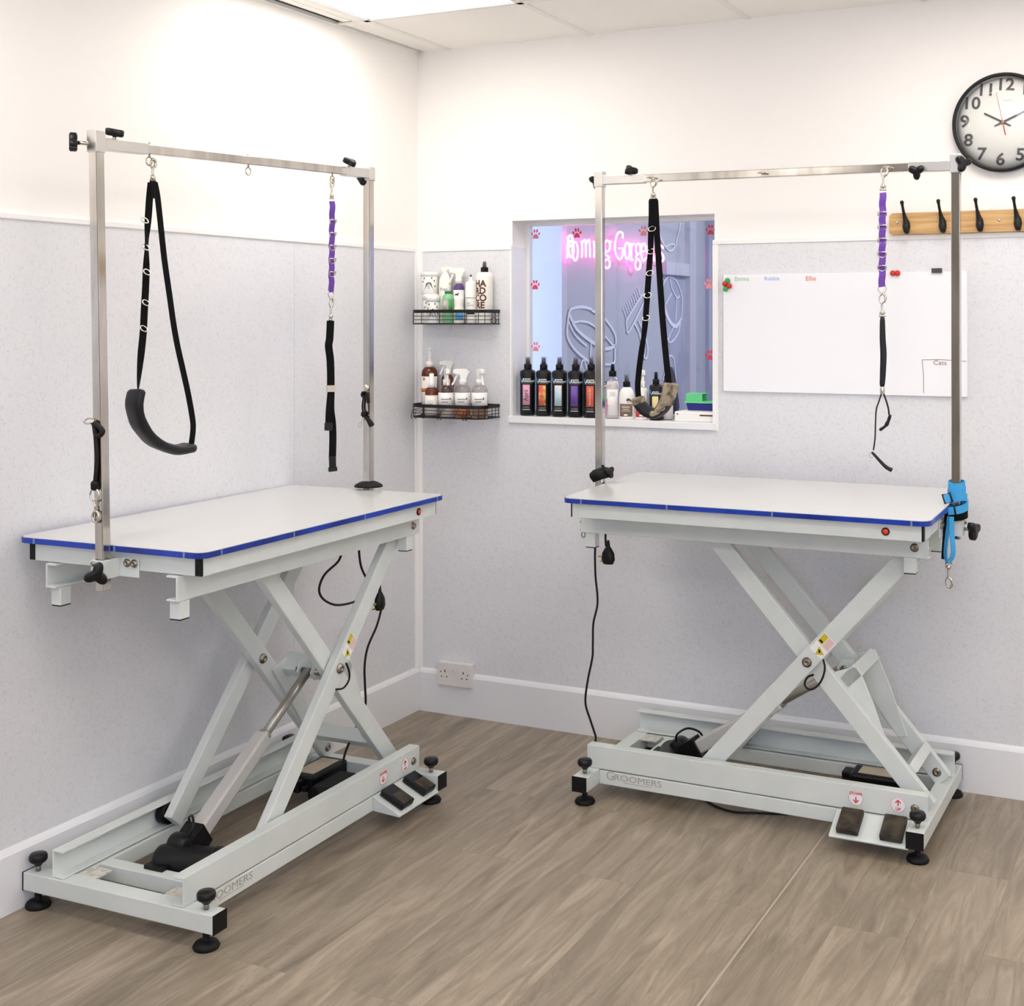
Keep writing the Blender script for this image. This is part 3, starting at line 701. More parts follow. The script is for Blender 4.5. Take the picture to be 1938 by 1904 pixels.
tL, KL, dL = grooming_table(TL, dict(label='grooming table along the left wall, white scissor frame and blue edged top, clean black pedals', su=0, sv=0, tilt=0.0, H=.9452, light=(792, 965), box=(.03, 0), pedal=M_BLACK))
tR, KR, dR = grooming_table(TR, dict(label='grooming table along the back wall below the whiteboard, rusty brown pedals, logo on its base', su=.0167, sv=-.0659, tilt=.0273, H=.9572, light=(1676, 1006), box=(-.04, .03), pedal=M_WORN))

# cables of the two tables
def plug(mb, c, up, s=1.0):
    A = Matrix((Vector((1,0,0)), Vector((0,1,0)), Vector((0,0,1)))).transposed()
    mb.lathe([(.004*s, .05*s), (.007*s, .03*s), (.013*s, .022*s), (.021*s, .008*s), (.023*s, -.012*s), (.017*s, -.026*s), (0, -.028*s)], c, 18, M_BLACK, None, 1, .62)
    mb.cbox(Vector(c) + Vector((-.026*s, 0, -.004*s)), (.018*s, .004*s, .006*s), M_GOLD); mb.cbox(Vector(c) + Vector((-.022*s, .006, -.02*s)), (.018*s, .006*s, .004*s), M_GOLD)
vR = .14
cb = MB(TR); cb.tube(spline([lat(TR, *p, 1, vR) for p in ((1127,1020),(1126,1050),(1127,1090),(1131,1140),(1123,1180),(1122,1220),(1121,1245),(1112,1290),(1108,1330),(1117,1362),(1127,1392),(1133,1412))] + [(.07, .16, .06), (.2, .12, .03), (.33, .12, .006), (.40, .075, .005), (.46, .058, .005), (.52, .075, .005), (.7, .14, .01), (.8, .2, .05)], 6), .0037, 8)
cb.build('mains_cable', M_CORD, tR)
cb = MB(TR); cb.tube(spline([lat(TR, *p, 1, .1) for p in ((1146,1005),(1146,1020),(1147,1034))], 5), .0037, 8)
pc = cb.build('plug_cable', M_CORD, tR)
mb = MB(TR); plug(mb, lat(TR, 1151, 1052, 1, .1), 1); mb.build('plug', None, pc)
cb = MB(TR); P = lambda x, y: lat(TR, x, y, 1, .035)
cb.tube(spline([P(1558,1248), P(1561,1265), P(1556,1285), P(1545,1300), P(1532,1305), P(1523,1296), P(1528,1282), P(1540,1277)], 6), .003, 8); cb.build('arm_cable', M_CORD, tR)
vL = .2
PL = lambda x, y: lat(TL, x, y, 1, vL)
cb = MB(TL); cb.tube(spline([PL(646,1040), PL(645,1052), PL(638,1065), PL(614,1088), PL(604,1115), PL(612,1134), PL(636,1145), PL(668,1140), PL(690,1128)], 7), .0037, 8); cb.build('looped_cable', M_CORD, tL)
cb = MB(TL); cb.tube(spline([PL(679,1028), PL(680,1050), PL(684,1074), PL(695,1096), PL(708,1105), PL(717,1104), PL(718,1118)], 6), .0037, 8)
cb.tube(spline([PL(722,1152), PL(713,1185), PL(696,1225), PL(690,1262), PL(691,1300), PL(692,1330), PL(688,1350), PL(675,1374), PL(655,1420), PL(649,1445)], 6), .0037, 8)
pc = cb.build('mains_cable', M_CORD, tL)
mb = MB(TL); plug(mb, PL(719,1138), 1, 1.05); mb.build('plug', None, pc)
cb = MB(TL); P = lambda x, y: lat(TL, x, y, 1, .035)
cb.tube(spline([P(655,1255), P(661,1272), P(660,1288), P(650,1302), P(636,1305)], 6), .003, 8); cb.build('arm_cable', M_CORD, tL)

# ------------------------------------------------------------------ overhead grooming frames (posts + bar clamped to each table)
def overhead(T, d, cfg):
    u0, v0, Tl, Tw = d
    uA, uB = u0-.019, u0+Tl+.019; tops, bots = cfg['tops'], cfg['bots']
    vA, vB = cfg['vA'], cfg['vB']; lean = cfg['lean']
    PA0 = Vector((uA, vA, bots[0])); PA1 = Vector((uA, vA+lean, tops[0])); PB0 = Vector((uB, vB, bots[1])); PB1 = Vector((uB, vB, tops[1]))
    t = thing('overhead_grooming_frame', cfg['label'], 'grooming frame', T @ T_(PA0), 'overhead grooming frames')
    R = lambda: MB(T)
    s_ = .0255
    for k, (p, q) in enumerate(((PA0, PA1), (PB0, PB1))):
        po = R().bar(p, q - Vector((0,0,.004)), (1, 0, 0), s_, s_).build('post', M_CHROME, t, .002)
        zc = cfg['bar'][k]
        tsl = (zc + .026 - p.z)/(q.z-p.z); e1 = p + (q-p)*min(1.0, tsl); e0 = p + (q-p)*((zc-.022-p.z)/(q.z-p.z))
        R().bar(e0, q, (1, 0, 0), .031, .031).build('sleeve', M_SLEEVE, po, .002)
        out = -1 if k == 0 else 1
        # top clamp knob
        ax = Vector(cfg['kd'][k]).normalized(); c = Vector((q.x, q.y, zc)) + ax*.015; mb = R()
        st = c; en = c + ax*cfg['kl'][k]
        mb2 = R(); cyl(mb2, st, en, .005, 10); kn = mb2.build('knob_screw', M_NICKEL, t)
        star_knob(mb, en + ax*.008, ax, .025, .019, cfg['kr'][k]); mb.build('clamp_knob', M_BLACK, kn)
        # bracket on the apron
        ub = u0 + .0188 if k == 0 else u0+Tl-.0188
        zb0, zb1 = .868, .914
        mb = R()
        uo = p.x + out*.017
        a, b = sorted((ub + out*.001, ub + out*.004)); mb.box((a, p.y-.078, zb0), (b, p.y+.022, zb1))
        a, b = sorted((ub + out*.004, uo)); mb.box((a, p.y-.0195, zb0), (b, p.y-.0155, zb1)).box((a, p.y+.0155, zb0), (b, p.y+.0195, zb1))
        a, b = sorted((uo, uo + out*.004)); mb.box((a, p.y-.0195, zb0), (b, p.y+.0195, zb1))
        br = mb.build('clamp_bracket', M_STEEL, t, .0015)
        for dv in (-.042, -.064): mb = R(); bolt(mb, (ub + out*.004, p.y+dv, .902), (out, 0, 0), .0075, .006); mb.build('bolt', M_BOLT, br)
        mb = R(); bolt(mb, (uo + out*.004, p.y+.012, .905), (out, 0, 0), .005, .005); mb.build('bolt', M_BOLT, br)
        mb2 = R(); cc = Vector((uo + out*.004, p.y, .888)); bx = Vector(cfg['bk'][k]).normalized(); cyl(mb2, cc, cc + bx*.02, .005, 10); mb2 = mb2.build('knob_screw', M_NICKEL, br)
        mb = R(); star_knob(mb, cc + bx*.029, bx, .0285, .021, cfg.get('br', PI/2)); mb.build('clamp_knob', M_BLACK, mb2)
    # bar with end sleeves
    zA, zB = cfg['bar']; BA = Vector((uA, vA+lean, zA)); BB = Vector((uB, vB, zB)); dd = (BB-BA).normalized()
    bar = R().bar(BA + dd*.012, BB - dd*.012, (0, 1, 0), .0245, .0245).build('crossbar', M_CHROME, t, .002)
    R().bar(BA + dd*.0157, BA + dd*.16, (0, 1, 0), .029, .029).build('bar_sleeve', M_SLEEVE, bar, .0015)
    R().bar(BB - dd*.135, BB - dd*.0157, (0, 1, 0), .029, .029).build('bar_sleeve', M_SLEEVE, bar, .0015)
    for s0, ax, r in cfg['barknobs']:
        c = BA + dd*s0; ax = Vector(ax).normalized(); mb2 = R(); cyl(mb2, c + ax*.014, c + ax*.024, .005, 10); ks = mb2.build('knob_screw', M_NICKEL, bar)
        mb = R(); star_knob(mb, c + ax*.032, ax, .024, .018, r); mb.build('clamp_knob', M_BLACK, ks)
    for s0, ax in cfg['eyes']:
        c = BA + dd*s0; ax = Vector(ax).normalized(); sd = dd
        mb = R(); cyl(mb, c - ax*.018, c + ax*.02, .003, 8); mb.tube(ring_pts(c + ax*.03, dd, ax, .0105), .002, 8, True)
        mb.build('eye_bolt', M_NICKEL, bar)
    return t, BA, BB, PA0, PB0
fL, LA, LB, LP0, LQ0 = overhead(TL, dL, dict(label='chrome overhead grooming frame clamped to the left wall table', tops=(1.949, 1.978), bots=(.838, .84), vA=.203, vB=.213, lean=.026, bar=(1.917, 1.957),
    kd=((-.79, .74, 0), (-.3, .8, -.55)), kr=(PI/2, .4), br=-PI/2, kl=(.028, .006), bk=((-.72, -.69, -.1), (1, 0, 0)), barknobs=((.055, (0, -.2, 1), .6), (1.02, (0, -.5, 1), .2)), eyes=((.176, (0, 0, -1)), (.555, (0, 0, -1)), (.945, (0, 0, -1)))))
fR, RA, RB_, RP0, RQ0 = overhead(TR, dR, dict(label='chrome overhead grooming frame clamped to the back wall table, below the clock', tops=(1.970, 1.965), bots=(.845, .858), vA=.165, vB=.155, lean=0, bar=(1.941, 1.932),
    kd=((-.8, .6, 0), (.62, -.78, .05)), kr=(.3, .9), kl=(.004, .016), bk=((-1, 0, 0), (.95, -.3, 0)), barknobs=((.105, (.35, -.5, 1), .3), (1.03, (0, -1, -.55), .5)), eyes=((.19, (0, -1, 0)), (.56, (0, -1, 0)), (.945, (0, -1, 0)))))
# rubber hand guards of the far posts
for T, f, u, v, z, k in ((TL, fL, dL[0]+dL[2]+.019, .213, .957, 0), (TR, fR, dR[0]-.019, .165, .985, 1)):
    mb = MB(T)
    if k == 0:
        mb.lathe([(.046, 0), (.044, .006), (.03, .014), (.018, .018)], (u, v, z-.005), 26)
        mb.build('rubber_collar', M_RUBBER, f)
    else:
        mb.lathe([(.03, -.018), (.036, 0), (.034, .012), (.019, .02)], (u, v, z), 22, None, Matrix.Rotation(-.35, 3, 'Y'))
        rc = mb.build('rubber_collar', M_RUBBER, f)
        mb = MB(T); cyl(mb, (u+.013, v-.005, z+.008), (u+.035, v-.01, z+.01), .004, 8); star_knob(mb, (u+.04, v-.011, z+.01), (1, -.3, .1), .02, .014); mb.build('clamp_knob', M_BLACK, rc)
mb = MB(TR); c = Vector((dR[0]-.019+.013, .15, lat(TR, 1140, 731, 1, .15)[2])); mb.tube(ring_pts(c + Vector((.016, 0, 0)), (1, 0, .25), (0, 1, .1), .013, .009), .0025, 8, True); mb.build('eye_bolt', M_NICKEL, fR)
mb = MB(TR); c = Vector((dR[0]-.019+.012, .15, lat(TR, 1140, 882, 1, .15)[2])); cyl(mb, c, c + Vector((.008, 0, 0)), .004, 8); mb.build('stud', M_CORD, fR)

# ------------------------------------------------------------------ hanging straps
def snap(mb, top, bot, m=None):                  # trigger snap hook from ring at top to swivel loop at bottom
    top = Vector(top); bot = Vector(bot); d = (bot-top); L = d.length; d.normalize(); s = Vector((1, 0, 0)); s = (s - d*s.dot(d)).normalized()
    hook = [top + d*(L*.02) + s*(-.004), top + d*(L*-.05) + s*.004, top + d*(L*.12) + s*.011, top + d*(L*.3) + s*.008, top + d*(L*.42) + s*0, top + d*(L*.8)]
    mb.tube(spline(hook, 6), [.0028 + .0012*math.sin(PI*i/30) for i in range(31)], 8)
    mb.tube(spline([top + d*(L*.02) + s*(-.004), top + d*(L*.2) + s*(-.008), top + d*(L*.4) + s*(-.003)], 6), .0022, 8)
    mb.lathe([(.004, 0), (.0065, .004), (.0065, .01), (.004, .014)], top + d*(L*.72), 12, None, frame_z(d))
    mb.tube([bot - d*.012 - s*.007, bot - d*.012 + s*.007, bot + s*.009, bot - s*.009], .002, 8, True)
def hang(T, base, name, label, cat, group=None): return thing(name, label, cat, T @ T_(base), group)

# padded belly slings
def PT(T, v, pts): return [lat(T, x, y, 1, v) for x, y in pts]
def dring(mb, c, r=.0115, tilt=.6): 
    X = Vector((1, 0, 0)); Y = Vector((0, math.sin(tilt), math.cos(tilt))); mb.tube(ring_pts(c, X, Y, r, r*.85, 16), .0018, 7, True)
v = .222
sl = hang(TL, lat(TL, 320, 860, 1, v), 'belly_sling', 'black belly sling with smooth black leather pad hanging over the left table', 'belly sling', 'padded belly slings')
eye = lat(TL, 288.5, 303, 1, v); t0 = lat(TL, 289.5, 342, 1, v)
mb = MB(TL); snap(mb, eye, t0); mb.build('snap_hook', M_NICKEL, sl)
A = spline(PT(TL, v, [(286,346),(283,375),(281,405),(278,450),(277,500),(275.5,545),(273,590),(271,630),(266,680),(261,738)]), 4)
n = len(A); wd = []
for i in range(n):
    k = i/(n-1); a = -.45 + 1.9*math.exp(-((k-.36)/.08)**2)*.45 + (1.2 if k > .86 else 0)*(k-.86)/.14
    wd.append(Vector((math.cos(a), math.sin(a), 0)))
lg = MB(TL).ribbon(A, .0175, .003, wd).build('ring_strap', M_WEB, sl)
mb = MB(TL)
for x, y in ((274,417),(275.5,468),(278,515),(276,573),(272,622)):
    c = lat(TL, x, y, 1, v-.006); dring(mb, c, .0105)
mb.build('d_rings', M_NICKEL, lg)
B = spline(PT(TL, v, [(293,346),(298,372),(304,425),(311,490),(321,560),(328,610),(336,655),(345,695),(356,745),(364,790),(365.5,812),(362,842)]), 4)
MB(TL).ribbon(B, [.0175]*len(B), .003, (1, -.05, 0)).build('plain_strap', M_WEB, sl)
mb = MB(TL); tp = PT(TL, v, [(290,343),(290,375)]); mb.ribbon(tp, .024, .006, (1, .2, 0)); mb.build('strap_joint', M_WEB, sl)
C = spline(PT(TL, v, [(259,738),(254,765),(259,792),(271,815),(290,835),(312,846),(335,851),(361,846)]), 4)
n = len(C); ws = [.064 - .010*(i/(n-1)) for i in range(n)]; ts = [.024 + .004*math.sin(PI*i/(n-1)) - .002*((i//3) % 2 == 0) for i in range(n)]
pd = MB(TL).pad(C, ws, ts, (.25, 1, .1)).build('padded_rest', M_LEATHER, sl)

v = .16
sr = hang(TR, lat(TR, 1245, 792, 1, v), 'belly_sling', 'black belly sling with tan fleece lined pad hanging in front of the hatch window', 'belly sling', 'padded belly slings')
eye = lat(TR, 1235.5, 340, 1, .122); t0 = lat(TR, 1236.5, 374, 1, .13)
mb = MB(TR); snap(mb, eye, t0); mb.build('snap_hook', M_NICKEL, sr)
v = .132
A = spline(PT(TR, v, [(1233,379),(1233,410),(1232,440),(1231,475),(1228,515),(1225,560),(1222,600),(1219,632),(1214,665),(1209,705),(1207,735),(1210,768)]), 4)
n = len(A); wd = []
for i in range(n):
    k = i/(n-1); a = .2 + .9*math.exp(-((k-.66)/.09)**2); wd.append(Vector((math.cos(a), math.sin(a), 0)))
lg = MB(TR).ribbon(A, .0185, .003, wd).build('ring_strap', M_WEB, sr)
mb = MB(TR)
for x, y in ((1234,433),(1232,476),(1230,517),(1226,559),(1223,602)): dring(mb, lat(TR, x, y, 1, v-.005), .012)
mb.build('d_rings', M_NICKEL, lg)
B = spline(PT(TR, v, [(1240,379),(1242,420),(1245,470),(1249,530),(1253,590),(1258,650),(1263,700),(1266,728)]), 4)
MB(TR).ribbon(B, .0195, .003, (.95, .3, 0)).build('plain_strap', M_WEB, sr)
MB(TR).ribbon(PT(TR, v, [(1236.5,376),(1237.5,425)]), .026, .006, (1, .2, 0)).build('strap_joint', M_WEB, sr)
C = spline(PT(TR, v, [(1206,752),(1212,766),(1224,778),(1240,783),(1252,775),(1261,759),(1267,741),(1269,725)]), 6)
n = len(C)
pd = MB(TR).pad(C, [.050]*n, [.020 + .020*(i/(n-1)) for i in range(n)], (.35, 1, .15)).build('padded_rest', M_LEATHER, sr)
C2 = C[int(n*.36):-1]; n2 = len(C2)
off = [p + Vector((.0035, -.004, .003)) for p in C2]
MB(TR).pad(off, [.046 + .006*min(1, i/6) for i in range(n2)], [.018 + .022*(i/(n2-1)) - .003*(i % 4 == 0) for i in range(n2)], (.35, 1, .15), bump=.03, n=18).build('fleece_lining', M_FLEECE, pd, label='tan fleece lining')
MB(TR).pad(C[:7], [.054]*7, [.025]*7, (.35, 1, .15), bump=.06, n=18).build('fleece_end', M_FLEECE, pd, label='tan fleece end')

# purple ring straps
def ring_strap(T, v, top, bot, hook, rings, label, wdir):
    s = hang(T, lat(T, *bot, 1, v), 'ring_tether', label, 'tether strap', 'purple tether straps')
    a = lat(T, *hook, 1, v); p = lat(T, *top, 1, v); q = lat(T, *bot, 1, v)
    mb = MB(T); snap(mb, a, p + Vector((0, 0, .008))); mb.build('snap_hook', M_NICKEL, s)
    n = 28; pts = []
    for i in range(n+1):
        k = i/n; pts.append(p + (q-p)*k + Vector((.0012*math.sin(k*38), -.003*abs(math.sin(k*19)), 0)))
    st = MB(T).ribbon(pts, .0195, .005, wdir).build('webbing', M_PURPLE, s)
    mb = MB(T)
    for k in rings:
        c = p + (q-p)*k + Vector((0, -.006, 0)); X = Vector(wdir).normalized(); Y = Vector((0, -.25, .97))
        mb.tube([c + X*(.0125*math.cos(a)) + Y*(.012*math.sin(a)) for a in [PI + PI*i/12 for i in range(13)]] + [c + X*.0125 + Y*.004, c - X*.0125 + Y*.004], .0019, 7, True)
    mb.build('d_rings', M_NICKEL, st)
    mb = MB(T); c = q; X = Vector(wdir).normalized()
    mb.tube(spline([c - X*.009 + Vector((0,0,.004)), c - X*.011 - Vector((0,0,.008)), c - Vector((0,0,.021)), c + X*.011 - Vector((0,0,.008)), c + X*.009 + Vector((0,0,.004))], 5), .002, 7); mb.build('end_ring', M_NICKEL, s)
    return s
rs = (.22, .36, .5, .645, .79)
ring_strap(TL, .21, (628, 381), (626, 553), (627.5, 340), rs, 'purple ring tether hanging from the left table frame near the corner', (1, -.14, 0))
ring_strap(TR, .125, (1671, 365), (1669.5, 543), (1673, 318), rs, 'purple ring tether hanging from the back table frame in front of the whiteboard', (.98, .2, 0))

# black restraint loops under them
v = .21
s = hang(TL, lat(TL, 629, 892, 1, v), 'restraint_strap', 'flat black webbing restraint with buckles hanging below the left purple tether', 'restraint strap')
mb = MB(TL); snap(mb, lat(TL, 626, 566, 1, v), lat(TL, 626, 606, 1, v)); mb.build('snap_hook', M_NICKEL, s)
P = spline(PT(TL, v, [(625.5,607),(624,640),(622,655),(625,680),(626,710),(626,735)]), 4)
MB(TL).ribbon(P, .0225, .005, (.72, -.69, 0)).build('upper_webbing', M_WEB, s)
mb = MB(TL); mb.ribbon(PT(TL, v, [(626,729),(626,742)]), .026, .010, (.72, -.69, 0)); mb.build('metal_slide', M_NICKEL, s, .001)
P = spline(PT(TL, v, [(626.5,742),(626,775),(629,800),(630,830),(629,868)]), 4)
MB(TL).ribbon(P, .0215, .005, (.72, -.69, 0)).build('lower_webbing', M_WEB, s)
MB(TL).ribbon(PT(TL, v-.008, [(625,745),(622,780),(621,808)]), .018, .004, (.72, -.69, 0)).build('tail_webbing', M_WEB, s)
mb = MB(TL); mb.ribbon(PT(TL, v-.01, [(622,800),(621.5,815)]), .024, .012, (.72, -.69, 0)); mb.build('slide_buckle', M_BLACK, s, .002)
mb = MB(TL); mb.ribbon(PT(TL, v, [(629,864),(629.5,884)]), .021, .011, (.72, -.69, 0)); mb.ribbon(PT(TL, v, [(629.5,884),(630,892)]), .0265, .013, (.72, -.69, 0)); mb.build('side_release_buckle', M_BLACK, s, .002)

v = .125
s = hang(TR, lat(TR, 1680, 892, 1, v), 'noose_loop', 'black leather noose loop hanging below the right purple tether', 'noose loop')
mb = MB(TR); snap(mb, lat(TR, 1668.5, 558, 1, v), lat(TR, 1670, 599, 1, v)); mb.build('snap_hook', M_NICKEL, s)
P = spline(PT(TR, v, [(1670,600),(1670.5,640),(1672,670),(1671,705),(1669.5,732)]), 4)
n = len(P); MB(TR).pad(P, [.0145 + .004*math.sin(PI*i/(n-1)) for i in range(n)], [.009]*n, (1, .2, 0)).build('leather_strap', M_LEATHER, s)
mb = MB(TR); mb.lathe([(.0065, -.010), (.007, -.008), (.007, .008), (.0065, .010)], lat(TR, 1670, 739, 1, v), 14); mb.build('slider', M_NICKEL, s)
MB(TR).tube(spline(PT(TR, v, [(1669.5,740),(1664,758),(1658.5,775),(1657,800),(1656,830),(1653,852)]), 5), .0022, 8).build('left_cord', M_CORD, s)
MB(TR).tube(spline(PT(TR, v, [(1670.5,740),(1676,755),(1681,772),(1682.5,785)]), 5), .0026, 8).build('right_cord', M_CORD, s)
P = spline(PT(TR, v, [(1685,785),(1681,797),(1676,806),(1665,814)]), 4)
MB(TR).tube(P, [.004, .0045, .005, .005, .0045, .0055, .006, .006, .0045, .004, .0045, .005, .004][:len(P)], 10).build('short_tab', M_LEATHER, s)
P = spline(PT(TR, v, [(1650,856),(1656,862),(1666,873),(1677,884),(1688,890)]), 4)
n = len(P); MB(TR).tube(P, [.0035 + .003*(i/(n-1)) for i in range(n)], 10).build('long_tab', M_LEATHER, s)
mb = MB(TR); c = lat(TR, 1649, 861, 1, v); mb.tube(ring_pts(c, (1, 0, 0), (0, .2, 1), .006, .008), .0015, 7, True); mb.build('end_ring', M_NICKEL, s)

# small nooses on the posts
uA = dL[0]-.019
s = hang(TL, (uA-.02, .21, .95), 'cord_noose', 'black cord noose with steel rings hooked on the near post of the left table', 'cord noose')
P_ = lambda x, y, u=uA-.0185: lat(TL, x, y, 0, u)
mb = MB(TL); c = P_(168, 797); mb.tube(ring_pts(c, (.2, 1, 0), (.5, 0, .5), .017, .012), .0022, 8, True); mb.build('upper_ring', M_NICKEL, s)
mb = MB(TL); mb.tube(spline([P_(176,800), P_(186,806), P_(194,816), P_(189,824), P_(181,826)], 5), .0065, 10); mb.tube(spline([P_(177,800), P_(181,830), P_(183,870), P_(180,912)], 6), .005, 10); mb.build('cord', M_CORD, s)
mb = MB(TL); mb.lathe([(.004, -.012), (.009, -.008), (.0095, .006), (.005, .012)], P_(179, 919), 12); mb.build('knot', M_RUBBER, s)
mb = MB(TL); mb.tube(ring_pts(P_(179, 937), (.1, 1, 0), (0, 0, 1), .0155), .0022, 8, True); mb.build('middle_ring', M_NICKEL, s)
mb = MB(TL); mb.tube(ring_pts(P_(181, 978), (.1, 1, 0), (0, 0, 1), .0105, .014), .0032, 8, True); mb.build('lower_ring', M_NICKEL, s)
mb = MB(TL); mb.tube([P_(179, 949), P_(180, 968)], .0022, 8); mb.build('link', M_NICKEL, s)
ub = dL[0]+dL[2]
s = hang(TL, (ub, .2, 1.1), 'knotted_noose', 'small knotted black noose hooked on the far post near the corner', 'noose')
P_ = lambda x, y: lat(TL, x, y, 0, ub)
mb = MB(TL); mb.tube(ring_pts(P_(692, 734), (0, 1, 0), (.3, 0, 1), .009), .0028, 8, True); mb.lathe([(0, -.01), (.008, -.006), (.008, .006), (0, .01)], P_(693, 733), 10); mb.build('hook', M_NICKEL, s)
mb = MB(TL); mb.tube(spline([P_(688,742), P_(686,748), P_(692,752), P_(697,744)], 5), .006, 8); mb.tube([P_(696,742), P_(697,763)], .006, 8); mb.tube(spline([P_(688,752), P_(686,768), P_(687,780)], 5), .003, 8); mb.tube(spline([P_(697,763), P_(698,780), P_(694,790)], 5), .002, 8)
mb.build('cord', M_CORD, s)
mb = MB(TL); mb.lathe([(.003, -.01), (.009, -.004), (.008, .006), (.003, .01)], P_(688, 784), 10); mb.tube(spline([P_(690,788), P_(698,796), P_(704,806)], 5), [.004, .0045, .005, .006, .007, .008, .008, .009, .009, .0095, .009], 10); mb.build('knotted_end', M_RUBBER, s)
mb = MB(TL); mb.tube(ring_pts(P_(681, 804), (0, 1, .5), (0, -.5, 1), .004, .007), .001, 6, True); mb.tube([P_(687,790), P_(683,800)], .001, 6); mb.build('wire_end', M_NICKEL, s)
# snap hook dangling under the right table
P_ = lambda x, y: lat(TR, x, y, 1, .03)
mb = MB(TR); snap(mb, P_(1103, 984), P_(1104, 1004)); mb.tube(ring_pts(P_(1104, 1012), (1, 0, 0), (0, 0, 1), .006, .008), .002, 8, True)
tag(mb.build('snap_hook', M_BOLT), 'small steel snap hook dangling under the left end of the back table', 'snap hook')

# blue lead wound on the right post
uB = dR[0]+dR[2]+.019; vB = .155
bl = hang(TR, (uB, vB-.02, .8), 'dog_lead', 'bright blue webbing lead wound around the right post with black buckles', 'dog lead')
mb = MB(TR)
def wrap(z, r, tilt, w, ph=0, sq=1.0):
    lim = uB-.0166 if z < .985 else uB-1
    pts = [(max(uB + r*math.cos(a), lim), vB + r*math.sin(a)*sq, z + tilt*math.sin(a+ph)) for a in [2*PI*k/22 for k in range(22)]]
    mb.ribbon([Vector(p) for p in pts], w, .003, (0, 0, 1), closed=True)
wrap(1.012, .0225, .004, .024); wrap(.993, .0245, .008, .022, .8); wrap(.970, .0285, .012, .022, 2.4); wrap(.953, .0315, .010, .022, .4)
mb.build('wrapped_webbing', M_CYAN, bl)
mb = MB(TR); wrap(.932, .030, .006, .028, .6); mb.build('black_band', M_WEB, bl)
for px, py, rr in ((1793, 943, .3), (1800, 967, .15)):
    c = lat(TR, px, py, 1, vB-.037); mb = MB(TR); X = Vector((math.cos(rr), 0, math.sin(rr))); Y = Vector((-math.sin(rr), 0, math.cos(rr)))
    mb.tube([c + X*a*.011 + Y*b*.013 for a, b in ((-1,-1),(1,-1),(1,1),(-1,1))], .003, 8, True); mb.build('buckle', M_BLACK, bl)
    mb = MB(TR); mb.ribbon([c - Y*.011, c + Y*.011], .016, .004, X); mb.build('buckle_webbing', M_CYAN, bl)
PB = lambda x, y: lat(TR, x, y, 1, vB-.04)
mb = MB(TR); mb.ribbon(spline([PB(1796,978), PB(1794,1000), PB(1790,1035), PB(1790,1055), PB(1794,1064)], 5), .013, .003, (.8, -.6, 0)); mb.ribbon(spline([PB(1801,978), PB(1801,1005), PB(1804,1035), PB(1803,1052), PB(1796,1064)], 5), .014, .003, (.8, .6, 0))
mb.build('hanging_webbing', M_CYAN, bl)
mb = MB(TR); mb.ribbon(spline([lat(TR, x, y, 1, vB-.025) for x, y in ((1791,972),(1789,1000),(1786,1035),(1785,1058))], 5), .01, .004, (.8, .6, 0)); mb.build('black_webbing', M_WEB, bl)
mb = MB(TR); snap(mb, PB(1795, 1110), PB(1795, 1066)); mb.build('snap_hook', M_NICKEL, bl)

# ------------------------------------------------------------------ bottles
def patch(mb, c, r, a, hw, z0, z1, m=None, sx=1, n=10, e=.0004):   # curved label patch; a = facing angle, hw = half width in metres
    c = Vector(c); da = hw/r; vs = []
    for i in range(n+1):
        q = a - da + 2*da*i/n
        for z in (z0, z1):
            for rr in (r+e-.0003, r+e): vs.append(c + Vector((rr*math.cos(q)*sx, rr*math.sin(q), z)))
    fs = []
    for i in range(n):
        k = i*4; fs += [(k+1, k+5, k+7, k+3), (k, k+2, k+6, k+4), (k, k+4, k+5, k+1), (k+2, k+3, k+7, k+6)]
    fs += [(0, 1, 3, 2), (n*4, n*4+2, n*4+3, n*4+1)]
    mb.add(vs, fs, True, m)
def wraptext(mb, txt, c, r, a, z, size, m=None, rot=False, e=.0009, dx=0, off=0, sx=1):
    t = MB(); t.text(txt, (0, 0, 0), (0, 1, 0) if rot else (1, 0, 0), (-1, 0, 0) if rot else (0, 1, 0), size, .0002, sx=sx, off=off)
    c = Vector(c)
    mb.add([c + Vector(((r+e+p.z)*math.cos(a+(p.x+dx)/r), (r+e+p.z)*math.sin(a+(p.x+dx)/r), z+p.y)) for p in t.v], t.f, m=m)
def wrappoly(mb, poly, c, r, a, z, m, e=.0008):
    c = Vector(c); vs = [c + Vector(((r+k)*math.cos(a+x/r), (r+k)*math.sin(a+x/r), z+y)) for k in (e-.0004, e) for x, y in poly]; n = len(poly)
    mb.add(vs, [tuple(range(n))[::-1], tuple(range(n, 2*n))] + [(k, (k+1) % n, n+(k+1) % n, n+k) for k in range(n)], m=m)
def bottle(name, label, group, px, y, zb, wpx, heights, body, cap, profile='square'):
    """heights: pixel rows of shoulder, cap bottom, cap top"""
    c = at(px, 700, 1, y); c.z = zb
    dist = (c-CAM).dot(FW); r = wpx/2/CF*dist
    zs = [at(px, q, 1, y).z - zb for q in heights]
    t = thing(name, label, 'bottle', T_(c), group)
    rn = .4*r
    if profile == 'square': prof = [(r*.9, 0), (r, .004), (r, zs[0]-.006), (r*.93, zs[0]-.001), (rn*1.3, zs[0]+.004), (rn, zs[1])]
    elif profile == 'round': prof = [(r*.9, 0), (r, .005), (r, zs[0]-.03), (r*.97, zs[0]-.018), (r*.84, zs[0]-.008), (r*.6, zs[0]), (rn, zs[0]+.004), (rn, zs[1])]
    else: prof = [(r*.93, 0), (r, .003), (r, zs[0])]
    b = MB().lathe(prof, c, 28).build('body', body, t)
    return t, c, r, zs, b
